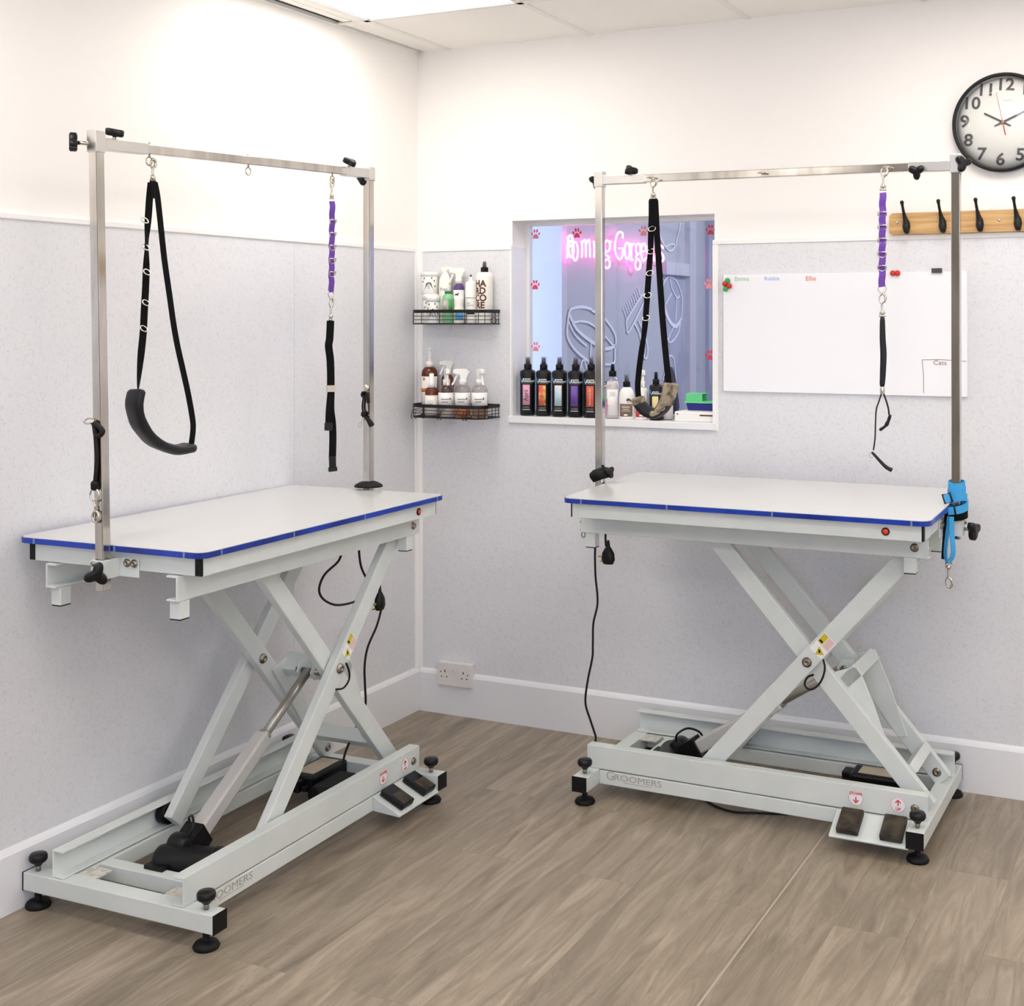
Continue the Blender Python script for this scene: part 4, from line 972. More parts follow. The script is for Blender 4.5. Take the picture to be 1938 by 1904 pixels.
def mist_cap(t, c, r, z0, z1, rc, mc, mn, clear=True):
    mb = MB().lathe([(rc, z0), (rc, z0+(z1-z0)*.45), (rc*.9, z0+(z1-z0)*.47)], c, 22)
    for k in range(22):
        a = 2*PI*k/22; mb.cbox(c + Vector((rc*math.cos(a), rc*math.sin(a), z0+(z1-z0)*.22)), (.0012, .0012, (z1-z0)*.4))
    cap = mb.build('collar', mc, t)
    mb = MB().lathe([(rc*.62, z0+(z1-z0)*.45), (rc*.5, z1-.004), (rc*.42, z1), (0, z1)], c, 16); mb.cbox(c + Vector((.0, -rc*.5, z1-.006)), (.004, .004, .004)); mb.build('nozzle', mn, cap)
    if clear: MB().lathe([(rc*.84, z0+(z1-z0)*.46), (rc*.78, z1+.002), (rc*.7, z1+.004)], c, 20).build('clear_cap', M_CLEARCAP, cap)
def trigger(t, c, z0, z1, face, m, s=1.0):
    h = z1-z0; d = Vector((math.cos(face), math.sin(face), 0)); q = Vector((-d.y, d.x, 0))
    col = MB().lathe([(.0135*s, z0), (.0135*s, z0+h*.32), (.010*s, z0+h*.36)], c, 20).build('collar', m, t)
    mb = MB(); P = lambda a, z: (a, z)
    O = c + Vector((0, 0, z0)) - q*.007*s
    mb.prism([(-.011*s, h*.34), (.010*s, h*.34), (.012*s, h*.62), (.036*s, h*.72), (.036*s, h*.95), (.02*s, h), (-.012*s, h), (-.026*s, h*.8), (-.02*s, h*.7)], O + q*0, d, (0, 0, 1), -.014*s)
    hd = mb.build('spray_head', m, col, .002)
    mb = MB(); mb.tube(spline([c + d*.018*s + Vector((0, 0, z0+h*.68)), c + d*.026*s + Vector((0, 0, z0+h*.45)), c + d*.034*s + Vector((0, 0, z0+h*.15)), c + d*.040*s + Vector((0, 0, z0+h*.02))], 5), .0038*s, 8); mb.build('trigger', m, hd)

FA = -PI/2 + .28                                  # bottles on the sill look slightly to the right
ZS = WZ0+.007
M_L1 = mat('label rose', (222, 160, 186), .5); M_L2 = mat('label coral', (226, 120, 100), .5); add_vary(M_L2, (214, 88, 74), (238, 210, 110), 26, .42, .58)
M_L3 = mat('label ice', (206, 220, 224), .5); add_vary(M_L3, (178, 210, 224), (240, 214, 200), 30, .4, .7)
M_L4 = mat('label violet', (108, 72, 160), .5); M_L5 = mat('label orange', (214, 92, 66), .5); M_L6 = mat('label straw', (226, 212, 150), .5)
M_PRW = mat('white print', (226, 232, 230), .5); M_PRB = mat('cyan print', (40, 160, 232), .5); M_PRG = mat('grey print', (120, 118, 120), .5); M_INK = mat('dark print', (70, 40, 50), .5)
def black_bottle(px, y, wpx, hs, ml, label, txt=None, small=False):
    t, c, r, zs, b = bottle('spray_bottle', label, 'black grooming spray bottles', px, y, ZS, wpx, hs, M_BLACK, None)
    mist_cap(t, c, r, zs[1]-.004, zs[2], r*.46, M_BLACK, M_GREYCAP if not small else M_BLACK, not small)
    a = FA - .02; hb = zs[0]
    lb = MB(); patch(lb, c, r, a, r*.48, hb*.24, hb*.69, ml)
    patch(lb, c, r, a+.1, r*.85, hb*.725, hb*.735, M_PRG); 
    wraptext(lb, 'groom', c, r, a+.06, hb*.818, hb*.066, M_PRW, off=.0003); wraptext(lb, 'professional', c, r, a+.27, hb*.772, hb*.066, M_PRW, off=.0003)
    for s_, ph in ((-1, 0), (1, .3)): wrappoly(lb, [(-.0008, -.006), (.0012, -.006), (.003*s_+.001, .003), (.003*s_, .0065), (.003*s_-.002, .003)], c, r, a-.80, hb*.80, M_PRB)
    wrappoly(lb, [(-.001, -.001), (.001, -.001), (.001, .001), (-.001, .001)], c, r, a-.85, hb*.80+.0085, M_PRW)
    for k in range(3): patch(lb, c, r, a, r*.46, hb*(.20-.018*k), hb*(.208-.018*k), M_PRG)
    patch(lb, c, r, a, r*.5, hb*.13, hb*.142, M_PRW)
    lb.build('label', None, b)
    if txt:
        tm = MB(); wraptext(tm, txt, c, r, a, hb*.455, min(hb*.13, hb*.78/len(txt)), M_INK if ml is M_L1 else M_PRW, rot=True, e=.0012); tm.build('label_lettering', None, b)
    return t
yb = .045
black_bottle(999, yb, 29.5, (701, 697, 677), M_L1, 'black spray bottle with a pink label, leftmost on the hatch sill', 'April')
black_bottle(1029, yb, 29.5, (702, 698, 677), M_L2, 'black spray bottle with a coral and yellow label on the hatch sill')
black_bottle(1059, yb, 29.5, (702, 698, 677), M_L3, 'black spray bottle with a pale icy label on the hatch sill')
black_bottle(1089.5, yb, 29.5, (703, 698, 677), M_L4, 'black spray bottle with a violet label on the hatch sill')
t5 = black_bottle(1119, yb, 29.5, (703, 698, 677), M_L5, 'black spray bottle with an orange red label, half behind the chrome post', 'Shimmery Ice Gel')
black_bottle(1241.5, .03, 25.5, (729, 727, 704), M_L6, 'short black spray bottle with a straw yellow label behind the sling', None, True)
# bottle and box half hidden by the post
c = at(1139, 700, 1, .055); t = thing('carton', 'narrow carton banded green, blue and white just right of the chrome post', 'box', T_((c.x, c.y, ZS)))
mb = MB(); x0, x1 = c.x-.006, c.x+.006
b = MB().box((x0, .04, ZS), (x1, .075, ZS+.125)).build('body', M_PLW, t, .001)
mb = MB(); mb.box((x0-.0004, .0395, ZS+.055), (x1+.0004, .04, ZS+.075), mat('band navy', (40, 60, 130), .5)); mb.box((x0-.0004, .0395, ZS+.075), (x1+.0004, .04, ZS+.115), mat('band green', (110, 200, 140), .5)); mb.build('printing', None, b)
tag(MB().box((at(1139,700,1,.085).x, .082, ZS), (at(1147.5,700,1,.085).x, .104, ZS+.13)).build('dark_carton', mat('plum carton', (70, 44, 62), .5), None, .001), 'dark plum carton standing behind the clear bottle on the sill', 'box')
# clear bottle with pink dog print
t, c, r, zs, b = bottle('spray_bottle', 'tall clear spray bottle with pink dog print on the hatch sill', None, 1159.5, .05, ZS, 26.5, (715, 711, 689), M_CLEARB, None, 'round')
MB().lathe([(r*.94, .002), (r*.94, zs[0]-.03), (r*.8, zs[0]-.012), (0, zs[0]-.012)], c, 24).build('contents', mat('milky fluid', (238, 232, 234), .4), b)
mist_cap(t, c, r, zs[1]-.003, zs[2], r*.5, M_BLACK, M_BLACK, False)
lb = MB(); patch(lb, c, r, FA+.05, r*.9, zs[0]*.08, zs[0]*.72, M_PLW); lb.build('label', None, b)
lb = MB(); a = FA-.75; M_PK = mat('dog print pink', (216, 146, 170), .5)
wrappoly(lb, [(-.006, -.02), (-.002, -.02), (-.001, .0), (.006, -.002), (.009, .004), (.011, .004), (.006, .0), (.002, .006), (.003, .022), (.0, .028), (-.005, .026), (-.007, .016)], c, r, a, zs[0]*.3, M_PK, .001); wrappoly(lb, [(-.006, -.034), (-.004, -.034), (-.003, -.018), (-.006, -.018)], c, r, a, zs[0]*.3, M_PK, .001); wrappoly(lb, [(.001, -.034), (.003, -.034), (.004, -.0), (.0, -.0)], c, r, a, zs[0]*.3, M_PK, .001)
for k in range(4): patch(lb, c, r, FA+.1, r*.4, zs[0]*(.64-.03*k), zs[0]*(.646-.03*k), M_PRG, e=.0008)
lb.build('printing', None, b)
# white bottles with brown and red labels
def white_bottle(px, wpx, hs, ml, label, cap):
    t, c, r, zs, b = bottle('spray_bottle', label, None, px, .035, ZS, wpx, hs, M_PLW, None, 'round')
    lb = MB(); patch(lb, c, r, FA, r*.98, zs[0]*.09, zs[0]*.5, ml, e=.0005); lb.build('label', None, b)
    lb = MB(); patch(lb, c, r, FA, r*.25, zs[0]*.115, zs[0]*.17, M_PRW, e=.001); patch(lb, c, r, FA, r*.62, zs[0]*.24, zs[0]*.29, mat('label mid', (170, 150, 130), .5), e=.001); patch(lb, c, r, FA, r*.45, zs[0]*.32, zs[0]*.335, M_PRW, e=.001)
    z = zs[0]*.39
    for k in range(9): wrappoly(lb, [(-.014+.0032*k, -.002), (-.0125+.0032*k, -.002), (-.0115+.0032*k, .003 if k % 3 else .005), (-.0135+.0032*k, .002)], c, r, FA, z, M_PRW, .001)
    lb.build('printing', None, b)
    if cap: mist_cap(t, c, r, zs[1]-.003, zs[2], r*.46, M_BLACK, M_GREYCAP)
    else: trigger(t, c, zs[1]-.003, zs[2], -PI/2+.6, M_PLW, .9)
    return t, c, r, zs, b
M_LBR = mat('label brown', (122, 100, 80), .5); M_LRD = mat('label red', (222, 62, 48), .5)
t, c, r, zs, b = white_bottle(1186, 28, (734, 731, 710), M_LBR, 'squat white spray bottle with a brown label on the hatch sill', True)
lb = MB(); wrappoly(lb, [(-.008, 0), (-.003, .006), (.003, .006), (.009, .001), (.01, -.008), (.007, -.006), (.004, -.002), (-.005, -.004)], c, r, FA+.35, zs[0]*.62, M_CHAR, .001); wrappoly(lb, [(-.005, -.004), (.004, -.004), (.002, -.0015), (-.002, 0)], c, r, FA+.35, zs[0]*.585, M_MAGR, .0014); lb.build('dog_print', None, b)
white_bottle(1215, 27, (735, 731, 700), M_LRD, 'white trigger bottle with a red label behind the sling', False)
# clear tub behind sling, black pouch
t, c, r, zs, b = bottle('spray_bottle', 'clear small bottle at the left edge of the white scale', None, 1263, .062, ZS, 23.5, (757, 755, 752), M_CLEARB, None, 'round')
MB().lathe([(r*.93, .002), (r*.93, zs[0]-.02), (0, zs[0]-.02)], c, 22).build('contents', MATS['milky fluid'], b)
P = [(1262,782),(1256,740),(1259,712),(1266,698),(1273,693),(1278,705),(1284,745),(1287,770),(1283,784)]
c0 = at(1270, 740, 1, .1035); mb = MB(); mb.prism([((at(x, y, 1, .1035)-c0).x, (at(x, y, 1, .1035)-c0).z) for x, y in P], c0, (1, 0, 0), (0, 0, 1), .014)
tag(mb.build('brush', mat('dark blue grey', (56, 56, 76), .5), None, .004), 'dark oval paddle brush leaning on the hatch glass behind the sling', 'brush')
# scale with trays
xa, xb = at(1277, 780, 1, .012).x, WX1-.004
s = thing('scale', 'flat white weighing scale at the right end of the hatch sill', 'scale', T_(((xa+xb)/2, .05, ZS)))
zt = at(1300, 779, 1, .01).z
MB().box((xa, .008, ZS), (xb, .087, zt)).build('housing', M_PLW, s, .004)
mb = MB(); mb.box((at(1324, 785, 1, .0075).x, .0072, ZS+.021), (xb-.0005, .0085, ZS+.026)); mb.cbox((xa+.012, .0075, ZS+.026), (.006, .001, .004)); mb.build('slot', M_BRN, s)
MB().box((xa+.02, .03, zt), (xb-.01, .085, zt+.003)).build('platform', M_PLWARM, s, .001)
xt = at(1299, 770, 1, .03).x
t = thing('tray', 'navy blue tray under the green lid on the scale', 'tray', T_(((xt+xb)/2, .055, zt+.003)))
MB().prism([(xt+.006, 0), (xb-.002, 0), (xb-.001, .024), (xt, .024)], (0, .085, zt+.0035), (1, 0, 0), (0, 0, 1), .058).build('body', mat('navy plastic', (34, 36, 128), .35), t, .002)
M_MINT = mat('mint plastic', (104, 210, 140), .4)
z = zt + .0285
t = thing('lid', 'mint green lid and box on the navy tray by the right reveal', 'lid', T_(((xt+xb)/2, .055, z)))
MB().box((xt-.006, .024, z), (xb-.0015, .0865, z+.007)).build('rim', M_MINT, t, .002)
xm = at(1329, 760, 1, .03).x
mb = MB().box((xt-.002, .03, z+.007), (xm, .033, z+.031)).box((xt-.002, .079, z+.007), (xm, .082, z+.031)).box((xt-.002, .03, z+.031), (xm, .082, z+.034)).box((xt-.002, .033, z+.007), (xt+.002, .079, z+.031)); mb.build('raised_box', M_MINT, t, .001)

# ------------------------------------------------------------------ wire caddies by the corner
def caddy(zt, zb, label, extra):
    x0, x1 = .049, .362; yf = -.136; rr = .045
    t = thing('wire_shelf', label, 'wire shelf', T_(((x0+x1)/2, -.05, zb)), 'black wire caddies by the corner')
    def path(z, e=0):
        P = [(x0-e, -.006, z), (x0-e, yf+rr, z)]
        P += [(x0-e+(rr+e)*(1-math.cos(a)), yf-e+(rr+e)*(1-math.sin(a)), z) for a in [k*PI/12 for k in range(1, 6)]]
        P += [(x0+rr, yf-e, z), (x1-rr, yf-e, z)]
        P += [(x1+e-(rr+e)*(1-math.sin(a)), yf-e+(rr+e)*(1-math.cos(a)), z) for a in [k*PI/12 for k in range(1, 6)]]
        return P + [(x1+e, yf+rr, z), (x1+e, -.006, z)]
    MB().ribbon([(Vector(p)) for p in path(zt-.006)], .012, .003, (0, 0, 1)).box((x0-.0015, -.007, zt-.012), (x1+.0015, -.004, zt)).build('top_band', M_WIRE, t)
    for k in (.38, .68): MB().tube(path(zt-.006-(zt-.006-zb)*k), .0013, 6).build('side_wire', M_WIRE, t)
    for x in (x0+.02, x0+.135, x0+.25): MB().tube([(x, yf, zt-.01), (x, yf, zb)], .0013, 6).build('upright_wire', M_WIRE, t)
    for x, y in ((x1-.02, yf+.012), (x1-.004, yf+.03), (x1, -.06), (x1, -.035), (x1, -.012), (x0, -.05), (x0, -.02), (x0+.005, yf+.025)): MB().tube([(x, y, zt-.01), (x, y, zb)], .0013, 6).build('upright_wire', M_WIRE, t)
    mb = MB(); mb.tube(path(zb), .0024, 8)
    k = x0+.016
    while k < x1-.01: mb.tube([(k, -.006, zb-.001), (k, yf+.012 if x0+.03 < k < x1-.03 else yf+.03, zb-.001)], .0013, 6); k += .016
    mb.tube([(x0, -.006, zb), (x1, -.006, zb)], .002, 6); mb.build('bottom_grid', M_WIRE, t)
    for x in (x0+.06, x1-.06): MB().box((x-.012, -.0065, zt-.02), (x+.012, -.0042, zt+.004)).build('adhesive_plate', M_WIRE, t)
    extra(t, x0, x1, yf)
    return t
def ex1(t, x0, x1, yf):
    mb = MB(); c = Vector((x1+.012, -.07, 1.484)); mb.tube(ring_pts(c, (1, 0, 0), (0, 0, 1), .012, .011, 12), .0015, 6, True); mb.build('end_loop', M_WIRE, t)
def ex2(t, x0, x1, yf):
    mb = MB(); mb.tube(spline([(x1-.028, yf+.02, 1.13), (x1-.028, yf+.02, 1.18), (x1-.032, yf+.03, 1.205), (x1-.05, yf+.045, 1.21)], 5), .004, 8); mb.build('hook', M_WIRE, t)
    for x in (x0+.015, x0+.03, x0+.128, x0+.14, x0+.235, x0+.248): MB().tube(spline([(x, yf+.004, 1.15), (x, yf-.004, 1.135), (x, yf-.003, 1.121), (x, yf+.006, 1.121)], 4), .0013, 6).build('clip_hook', M_WIRE, t)
    xq = at(801.5, 780, 1, yf).x; MB().box((xq-.004, yf-.0012, 1.122), (xq+.004, yf+.001, 1.166)).build('front_strap', M_WIRE, t)
Z1, Z2s = 1.472, 1.126
caddy(1.524, Z1, 'black wire caddy near the corner, upper one holding white tubs and bottles', ex1)
caddy(1.174, Z2s, 'black wire caddy near the corner, lower one holding amber and clear spray bottles', ex2)
FB = -PI/2 + .45
def item(name, label, cat, px, y, zb, wpx, ztop, m, prof=None, group=None):
    c = at(px, 600, 1, y); c.z = zb; d = (c-CAM).dot(FW); r = wpx/2/CF*d
    t = thing(name, label, cat, T_(c), group); return t, c, r
G1 = Z1 + .002
def zat(px, py, y): return at(px, py, 1, y).z
def tub(px, y, zb, wpx, ztop, label, hue):
    t, c, r = item('treat_tub', label, 'tub', px, y, zb, wpx, ztop, None)
    h = ztop - zb
    b = MB().lathe([(r*.9, 0), (r*.95, .003), (r*.95, h*.8), (r*.92, h*.82)], c, 26).build('body', M_PLW, t)
    MB().lathe([(r, h*.8), (r, h*.97), (r*.95, h), (0, h)], c, 26).build('lid', M_PLW, t)
    lb = MB(); r2 = r*.95
    wrappoly(lb, [(-r*.75, -h*.2), (r*.75, -h*.2), (r*.42, h*.02), (r*.28, h*.22), (0, h*.26), (-r*.25, h*.2), (-r*.38, h*.0)], c, r2, FB, h*.28, M_CHAR)
    wrappoly(lb, [(-r*.12, -h*.05), (r*.14, -h*.05), (r*.1, h*.2), (-r*.08, h*.2)], c, r2, FB, h*.28, mat('pale grey print', (190, 196, 206), .5), .0012)
    for x, z in ((-.8, .55), (-.6, .7), (.75, .6), (.85, .35), (.4, .72)): wrappoly(lb, [(-.0022, -.003), (.0022, -.003), (.0022, .003), (-.0022, .003)], c, r2, FB + x*.9, h*z, M_BRN)
    if hue: wrappoly(lb, [(-r*.5, .0), (r*.6, .0), (r*.5, h*.14), (-r*.3, h*.14)], c, r2, FB+.15, h*.5, mat('peach print', (242, 206, 170), .5), .0007)
    lb.build('label', None, b)
    return t
z_ = zat(815, 557, -.038)
tub(816, -.038, G1, 33, z_, 'white dog portrait tub in the upper caddy, lower of two stacked', 0)
tub(813, -.038, z_+.0004, 34, zat(813, 515, -.038), 'white tub with a dog portrait topmost of the stack in the upper caddy', 0)
tub(820, -.103, G1, 27, zat(820, 561, -.103), 'small white tub with a peach band at the front of the upper caddy', 1)
def vessel(label, px, y, zb, wpx, prof, m, cat='bottle', name='bottle'):
    t, c, r = item(name, label, cat, px, y, zb, wpx, 0, None)
    b = MB().lathe([(a*r, (zat(px, q, y)-zb) if q else 0) for a, q in prof], c, 26).build('body', m, t)
    return t, c, r, b
# white trigger bottle behind
t, c, r, b = vessel('tall ivory trigger bottle behind the green bottle in the upper caddy', 843, -.034, G1, 25, [(.92, 0), (1, 606), (1, 540), (.9, 528), (.55, 520), (.5, 519)], M_PLWARM)
trigger(t, c, zat(843,522,-.034)-G1, zat(843,505,-.034)-G1, FB+1.1, M_PLWARM, .8)
lb = MB(); wraptext(lb, 'Fres', c, r, FB-.2, zat(843,548,-.034)-G1, .017, M_PRG); lb.build('label_lettering', None, b)
# green bottle
t, c, r, b = vessel('small green bottle with a dark green cap in the upper caddy', 848, -.100, G1, 23, [(.92, 0), (1, 609), (1, 566), (.85, 560), (.55, 556)], mat('green bottle', (132, 190, 142), .35))
MB().lathe([(r*.56, zat(848,557,-.100)-G1), (r*.56, zat(848,551,-.100)-G1), (0, zat(848,550.5,-.100)-G1)], c, 20).build('cap', mat('deep green cap', (24, 118, 74), .4), t)
lb = MB(); patch(lb, c, r, FB-.5, r*.45, zat(848,590,-.100)-G1, zat(848,568,-.100)-G1, mat('label photo', (196, 176, 176), .5)); patch(lb, c, r, FB+.5, r*.35, zat(848,592,-.100)-G1, zat(848,567,-.100)-G1, mat('label leaf', (84, 150, 92), .5)); lb.build('label', None, b)
# purple trigger bottle
t, c, r, b = vessel('purple shouldered trigger bottle with a white band in the upper caddy', 868.5, -.034, G1, 21, [(.92, 0), (1, 605), (1, 548), (.95, 543), (.6, 537.5)], mat('violet bottle', (88, 62, 128), .2))
lb = MB(); patch(lb, c, r, FB, r*1.35, zat(868,600,-.034)-G1, zat(868,549,-.034)-G1, M_PLW); lb.build('label', None, b)
lb = MB(); wrappoly(lb, [(-.012, -.004), (-.006, .004), (.0, .003), (.006, .01), (.004, .0), (.002, -.004), (-.004, -.001)], c, r, FB-.2, zat(868,558,-.034)-G1, M_DARK, .001); lb.build('cat_print', None, b)
trigger(t, c, zat(868,537,-.034)-G1, zat(868,507,-.034)-G1, PI+.25, M_PLWARM, 1.0)
# blue and white bottle
t, c, r, b = vessel('small white bottle with a blue lower half in the upper caddy', 868.5, -.107, G1, 19.5, [(.9, 0), (1, 608), (1, 586), (.78, 578), (.86, 574), (.9, 567), (.85, 563), (0, 562.5)], M_PLWARM)
lb = MB(); patch(lb, c, r, FB+.2, r*.9, zat(868,606,-.107)-G1, zat(868,587,-.107)-G1, mat('label sky', (96, 170, 220), .5)); patch(lb, c, r, FB-.9, r*.25, zat(868,604,-.107)-G1, zat(868,588,-.107)-G1, mat('label cream', (222, 214, 190), .5), e=.0008); lb.build('label', None, b)
# white bottle with purple tip
t, c, r, b = vessel('white bottle with a purple tipped nozzle in the upper caddy', 891, -.055, G1, 21, [(.92, 0), (1, 607), (1, 542), (.96, 540), (.96, 536), (.8, 534), (.3, 531), (.22, 526), (.2, 524)], M_PLW)
MB().lathe([(r*.17, zat(891,524,-.055)-G1), (r*.17, zat(891,520,-.055)-G1), (0, zat(891,519.5,-.055)-G1)], c, 12).build('tip', mat('purple tip', (96, 50, 120), .4), t)
lb = MB(); patch(lb, c, r, FB, r*.95, zat(891,564.4,-.055)-G1, zat(891,563.4,-.055)-G1, mat('plum line', (120, 60, 80), .5)); patch(lb, c, r, FB, r*.8, zat(891,595,-.055)-G1, zat(891,592,-.055)-G1, M_DARK)
for k, (n_, q) in enumerate(((3, 574), (7, 578))):
    for j in range(n_): wrappoly(lb, [(-.001, -.0015), (.001, -.0015), (.001, .0015), (-.001, .0015)], c, r, FB-.5+j*.17, zat(891,q,-.055)-G1, M_PRG)
lb.build('printing', None, b)
# HARDCORE bottle
t, c, r, b = vessel('large white bottle lettered in brown at the right of the upper caddy', 917, -.042, G1, 31.5, [(.94, 0), (1, 610), (1, 524), (.95, 519), (.7, 515.5), (.42, 515)], M_PLWARM)
mist_cap(t, c, r, zat(916,515.5,-.042)-G1, zat(916,495,-.042)-G1, r*.42, M_DARK, M_GREYCAP, False)
lb = MB()
for k, s in enumerate(('HA', 'RD', 'CO', 'RE')): wraptext(lb, s, c, r, FB-.50, zat(916,537.5+13.6*k,-.042)-G1, .0335, M_BRN, off=.0011, sx=.98)
lb.build('label_lettering', None, b)
# lower caddy
G2 = Z2s + .002
M_CREAMB = mat('cream label', (240, 234, 226), .5); M_ORB = mat('orange band', (216, 120, 40), .5)
def pump(t, c, r, z0, z1, m, s=1):
    h = z1-z0
    col = MB().lathe([(r*.42, z0), (r*.42, z0+h*.32), (r*.2, z0+h*.34), (r*.18, z0+h*.6)], c, 20).build('collar', m, t)
    mb = MB(); mb.tube(spline([c + Vector((0, 0, z0+h*.5)), c + Vector((.0, 0, z0+h*.8)), c + Vector((-.004, -.004, z0+h*.97)), c + Vector((.012, -.012, z0+h))], 5), .0062*s, 10); mb.build('spout', m, col)
t, c, r, b = vessel('large amber bottle with a white pump at the left of the lower caddy', 813, -.036, G2, 31, [(.92, 0), (1, 784), (1, 712), (.97, 704), (.84, 699), (.6, 695), (.42, 694)], M_AMBER)
lb = MB(); patch(lb, c, r, FB, r*1.4, zat(813,783,-.036)-G2, zat(813,712,-.036)-G2, M_CREAMB); patch(lb, c, r, FB, r*1.42, zat(813,741,-.036)-G2, zat(813,734,-.036)-G2, M_ORB, e=.0008); patch(lb, c, r, FB-.6, r*.12, zat(813,719,-.036)-G2, zat(813,714,-.036)-G2, M_ORB, e=.0008); lb.build('label', None, b)
pump(t, c, r, zat(813,695,-.036)-G2, zat(813,661,-.036)-G2, M_PLW)
t, c, r, b = vessel('small amber bottle with a white cap at the front of the lower caddy', 817, -.106, G2, 25, [(.92, 0), (1, 787), (1, 742), (.94, 737), (.75, 734), (.45, 733)], M_AMBER)
lb = MB(); patch(lb, c, r, FB, r*1.42, zat(818,785,-.106)-G2, zat(818,748,-.106)-G2, M_CREAMB); patch(lb, c, r, FB, r*1.43, zat(818,748,-.106)-G2, zat(818,747,-.106)-G2, M_ORB); patch(lb, c, r, FB-.1, r*.4, zat(818,770,-.106)-G2, zat(818,756,-.106)-G2, mat('grey crest', (206, 204, 200), .5), e=.0008); lb.build('label', None, b)
cp = MB().lathe([(r*.52, zat(818,734,-.106)-G2), (r*.5, zat(818,722,-.106)-G2), (r*.36, zat(818,721,-.106)-G2), (r*.34, zat(818,707,-.106)-G2), (0, zat(818,706.5,-.106)-G2)], c, 18); cp.build('cap', M_PLW, t)
t, c, r, b = vessel('amber trigger bottle standing behind the clear ones in the lower caddy', 847, -.031, G2, 24, [(.92, 0), (1, 780), (1, 722), (.9, 714), (.6, 709), (.45, 708)], M_AMBER)
trigger(t, c, zat(847,709,-.031)-G2, zat(847,683,-.031)-G2, -PI/2-.3, M_PLW, .95)
def clear_trigger(px, y, face, liq, where):
    t, c, r, b = vessel('clear trigger bottle with white label in the lower caddy, ' + where, px, y, G2, 31, [(.93, 0), (1, 784), (1, 742), (.94, 736), (.72, 731), (.45, 728.5), (.42, 728)], M_CLEARB, name='trigger_bottle')
    h = zat(px, 773, y)-G2
    MB().lathe([(r*.9, .002), (r*.94, .004), (r*.94, h), (0, h)], c, 24).build('contents', liq, b)
    lb = MB(); patch(lb, c, r, FB, r*1.35, zat(px,770,y)-G2, zat(px,742.5,y)-G2, M_PLW); lb.build('label', None, b)
    lb = MB()
    for q, n_ in ((755, 8), (760, 6)):
        for j in range(n_): wrappoly(lb, [(-.0014, -.0016), (.0014, -.0016), (.0014, .0016+.0008*(j % 2)), (-.0014, .0016)], c, r, FB-.55+j*.13+(.1 if n_ == 6 else 0), zat(px,q,y)-G2, M_INK, .0009)
    wrappoly(lb, [(-.003, -.003), (.003, -.003), (.0015, .004), (-.0015, .004)], c, r, FB+.55, zat(px,754,y)-G2, M_INK, .0009)
    lb.build('label_lettering', None, b)
    trigger(t, c, zat(px,729,y)-G2, zat(px,698,y)-G2, face, M_PLW, 1.0)
    o = t; o['group'] = 'clear trigger bottles in the lower caddy'
clear_trigger(845, -.100, -PI/2-.2+.9, mat('pale fluid', (206, 196, 186), .3), 'beside the small amber bottle')
clear_trigger(876, -.098, PI+.6, M_LIQ, 'middle one with amber liquid')
clear_trigger(908, -.094, -.7, mat('brown fluid', (150, 110, 76), .3), 'nearest the hatch window')

# ------------------------------------------------------------------ whiteboard, magnets, rack, clock, socket
bx0, bx1, bz0, bz1 = 1.243, 2.057, 1.243, 1.640
wbd = thing('whiteboard', 'white dry wipe board with names on the back wall, right of the hatch window', 'whiteboard', T_((1.65, -.01, bz0)))
pn = MB().box((bx0, -.014, bz0), (bx1, -.0045, bz1)).build('panel', M_BOARD, wbd, .0015)
MB().box((bx0-.0015, -.0125, bz0), (bx0, -.005, bz1)).build('edge', M_LOGO, pn)
yw = -.0145
def hand(txt, px, py, size, rgb, sx=1):
    c = at(px, py, 1, yw); mb = MB(); mb.text(txt, c, (1, 0, 0), (0, 0, 1), size, .0003, sx=sx); mb.build('handwriting', mat('ink %d %d %d' % rgb, rgb, .6), pn)
hand('Emma', 1404, 528, .021, (150, 205, 140)); hand('Robbie', 1461, 527.5, .018, (140, 180, 226), 1.05); hand('Ellie', 1534.5, 527.5, .0225, (232, 110, 80))
hand('Cats', 1779, 687, .021, (150, 116, 100), 1.1)
mb = MB()
def stroke(p, q): mb.ribbon([at(*p, 1, yw), at(*q, 1, yw)], .0016, .0004, (0, 0, 1) if abs(p[0]-q[0]) > abs(p[1]-q[1]) else (1, 0, 0))
stroke((1745, 681), (1780, 680.5)); stroke((1780, 680.5), (1829, 684)); stroke((1745, 681), (1748, 712)); stroke((1748, 712), (1748, 744))
mb.build('pen_lines', mat('pen line', (120, 96, 86), .6), pn)
def magnet(px, py, m, label):
    c = at(px, py, 1, -.014); c.y = -.0142
    tag(MB().lathe([(.0085, 0), (.0095, .003), (.008, .009), (.004, .0115), (0, .012)], c, 20, None, frame_z((0, -1, 0))).build('magnet', m), label, 'magnet', 'round whiteboard magnets')
magnet(1377.5, 531, M_MAGG, 'round green magnet, topmost of the cluster of four on the whiteboard')
magnet(1372.5, 537, M_MAGR, 'round red magnet at the left of the cluster of four on the whiteboard')
magnet(1381, 541.5, M_MAGR, 'round red magnet at the right of the cluster of four on the whiteboard')
magnet(1374, 547, M_MAGG, 'round green magnet, lowest of the cluster of four on the whiteboard')
magnet(1690, 517, M_MAGR, 'round red magnet beside the purple tether, left of the pair')
magnet(1699, 517, M_MAGR, 'round red magnet beside the purple tether, right of the pair')
c = at(1773, 512, 1, -.018)
tag(MB().cbox((c.x, -.0175, c.z), (.033, .007, .015)).build('magnet', M_CHAR, None, .001), 'black rectangular magnet on the top edge of the whiteboard', 'magnet')

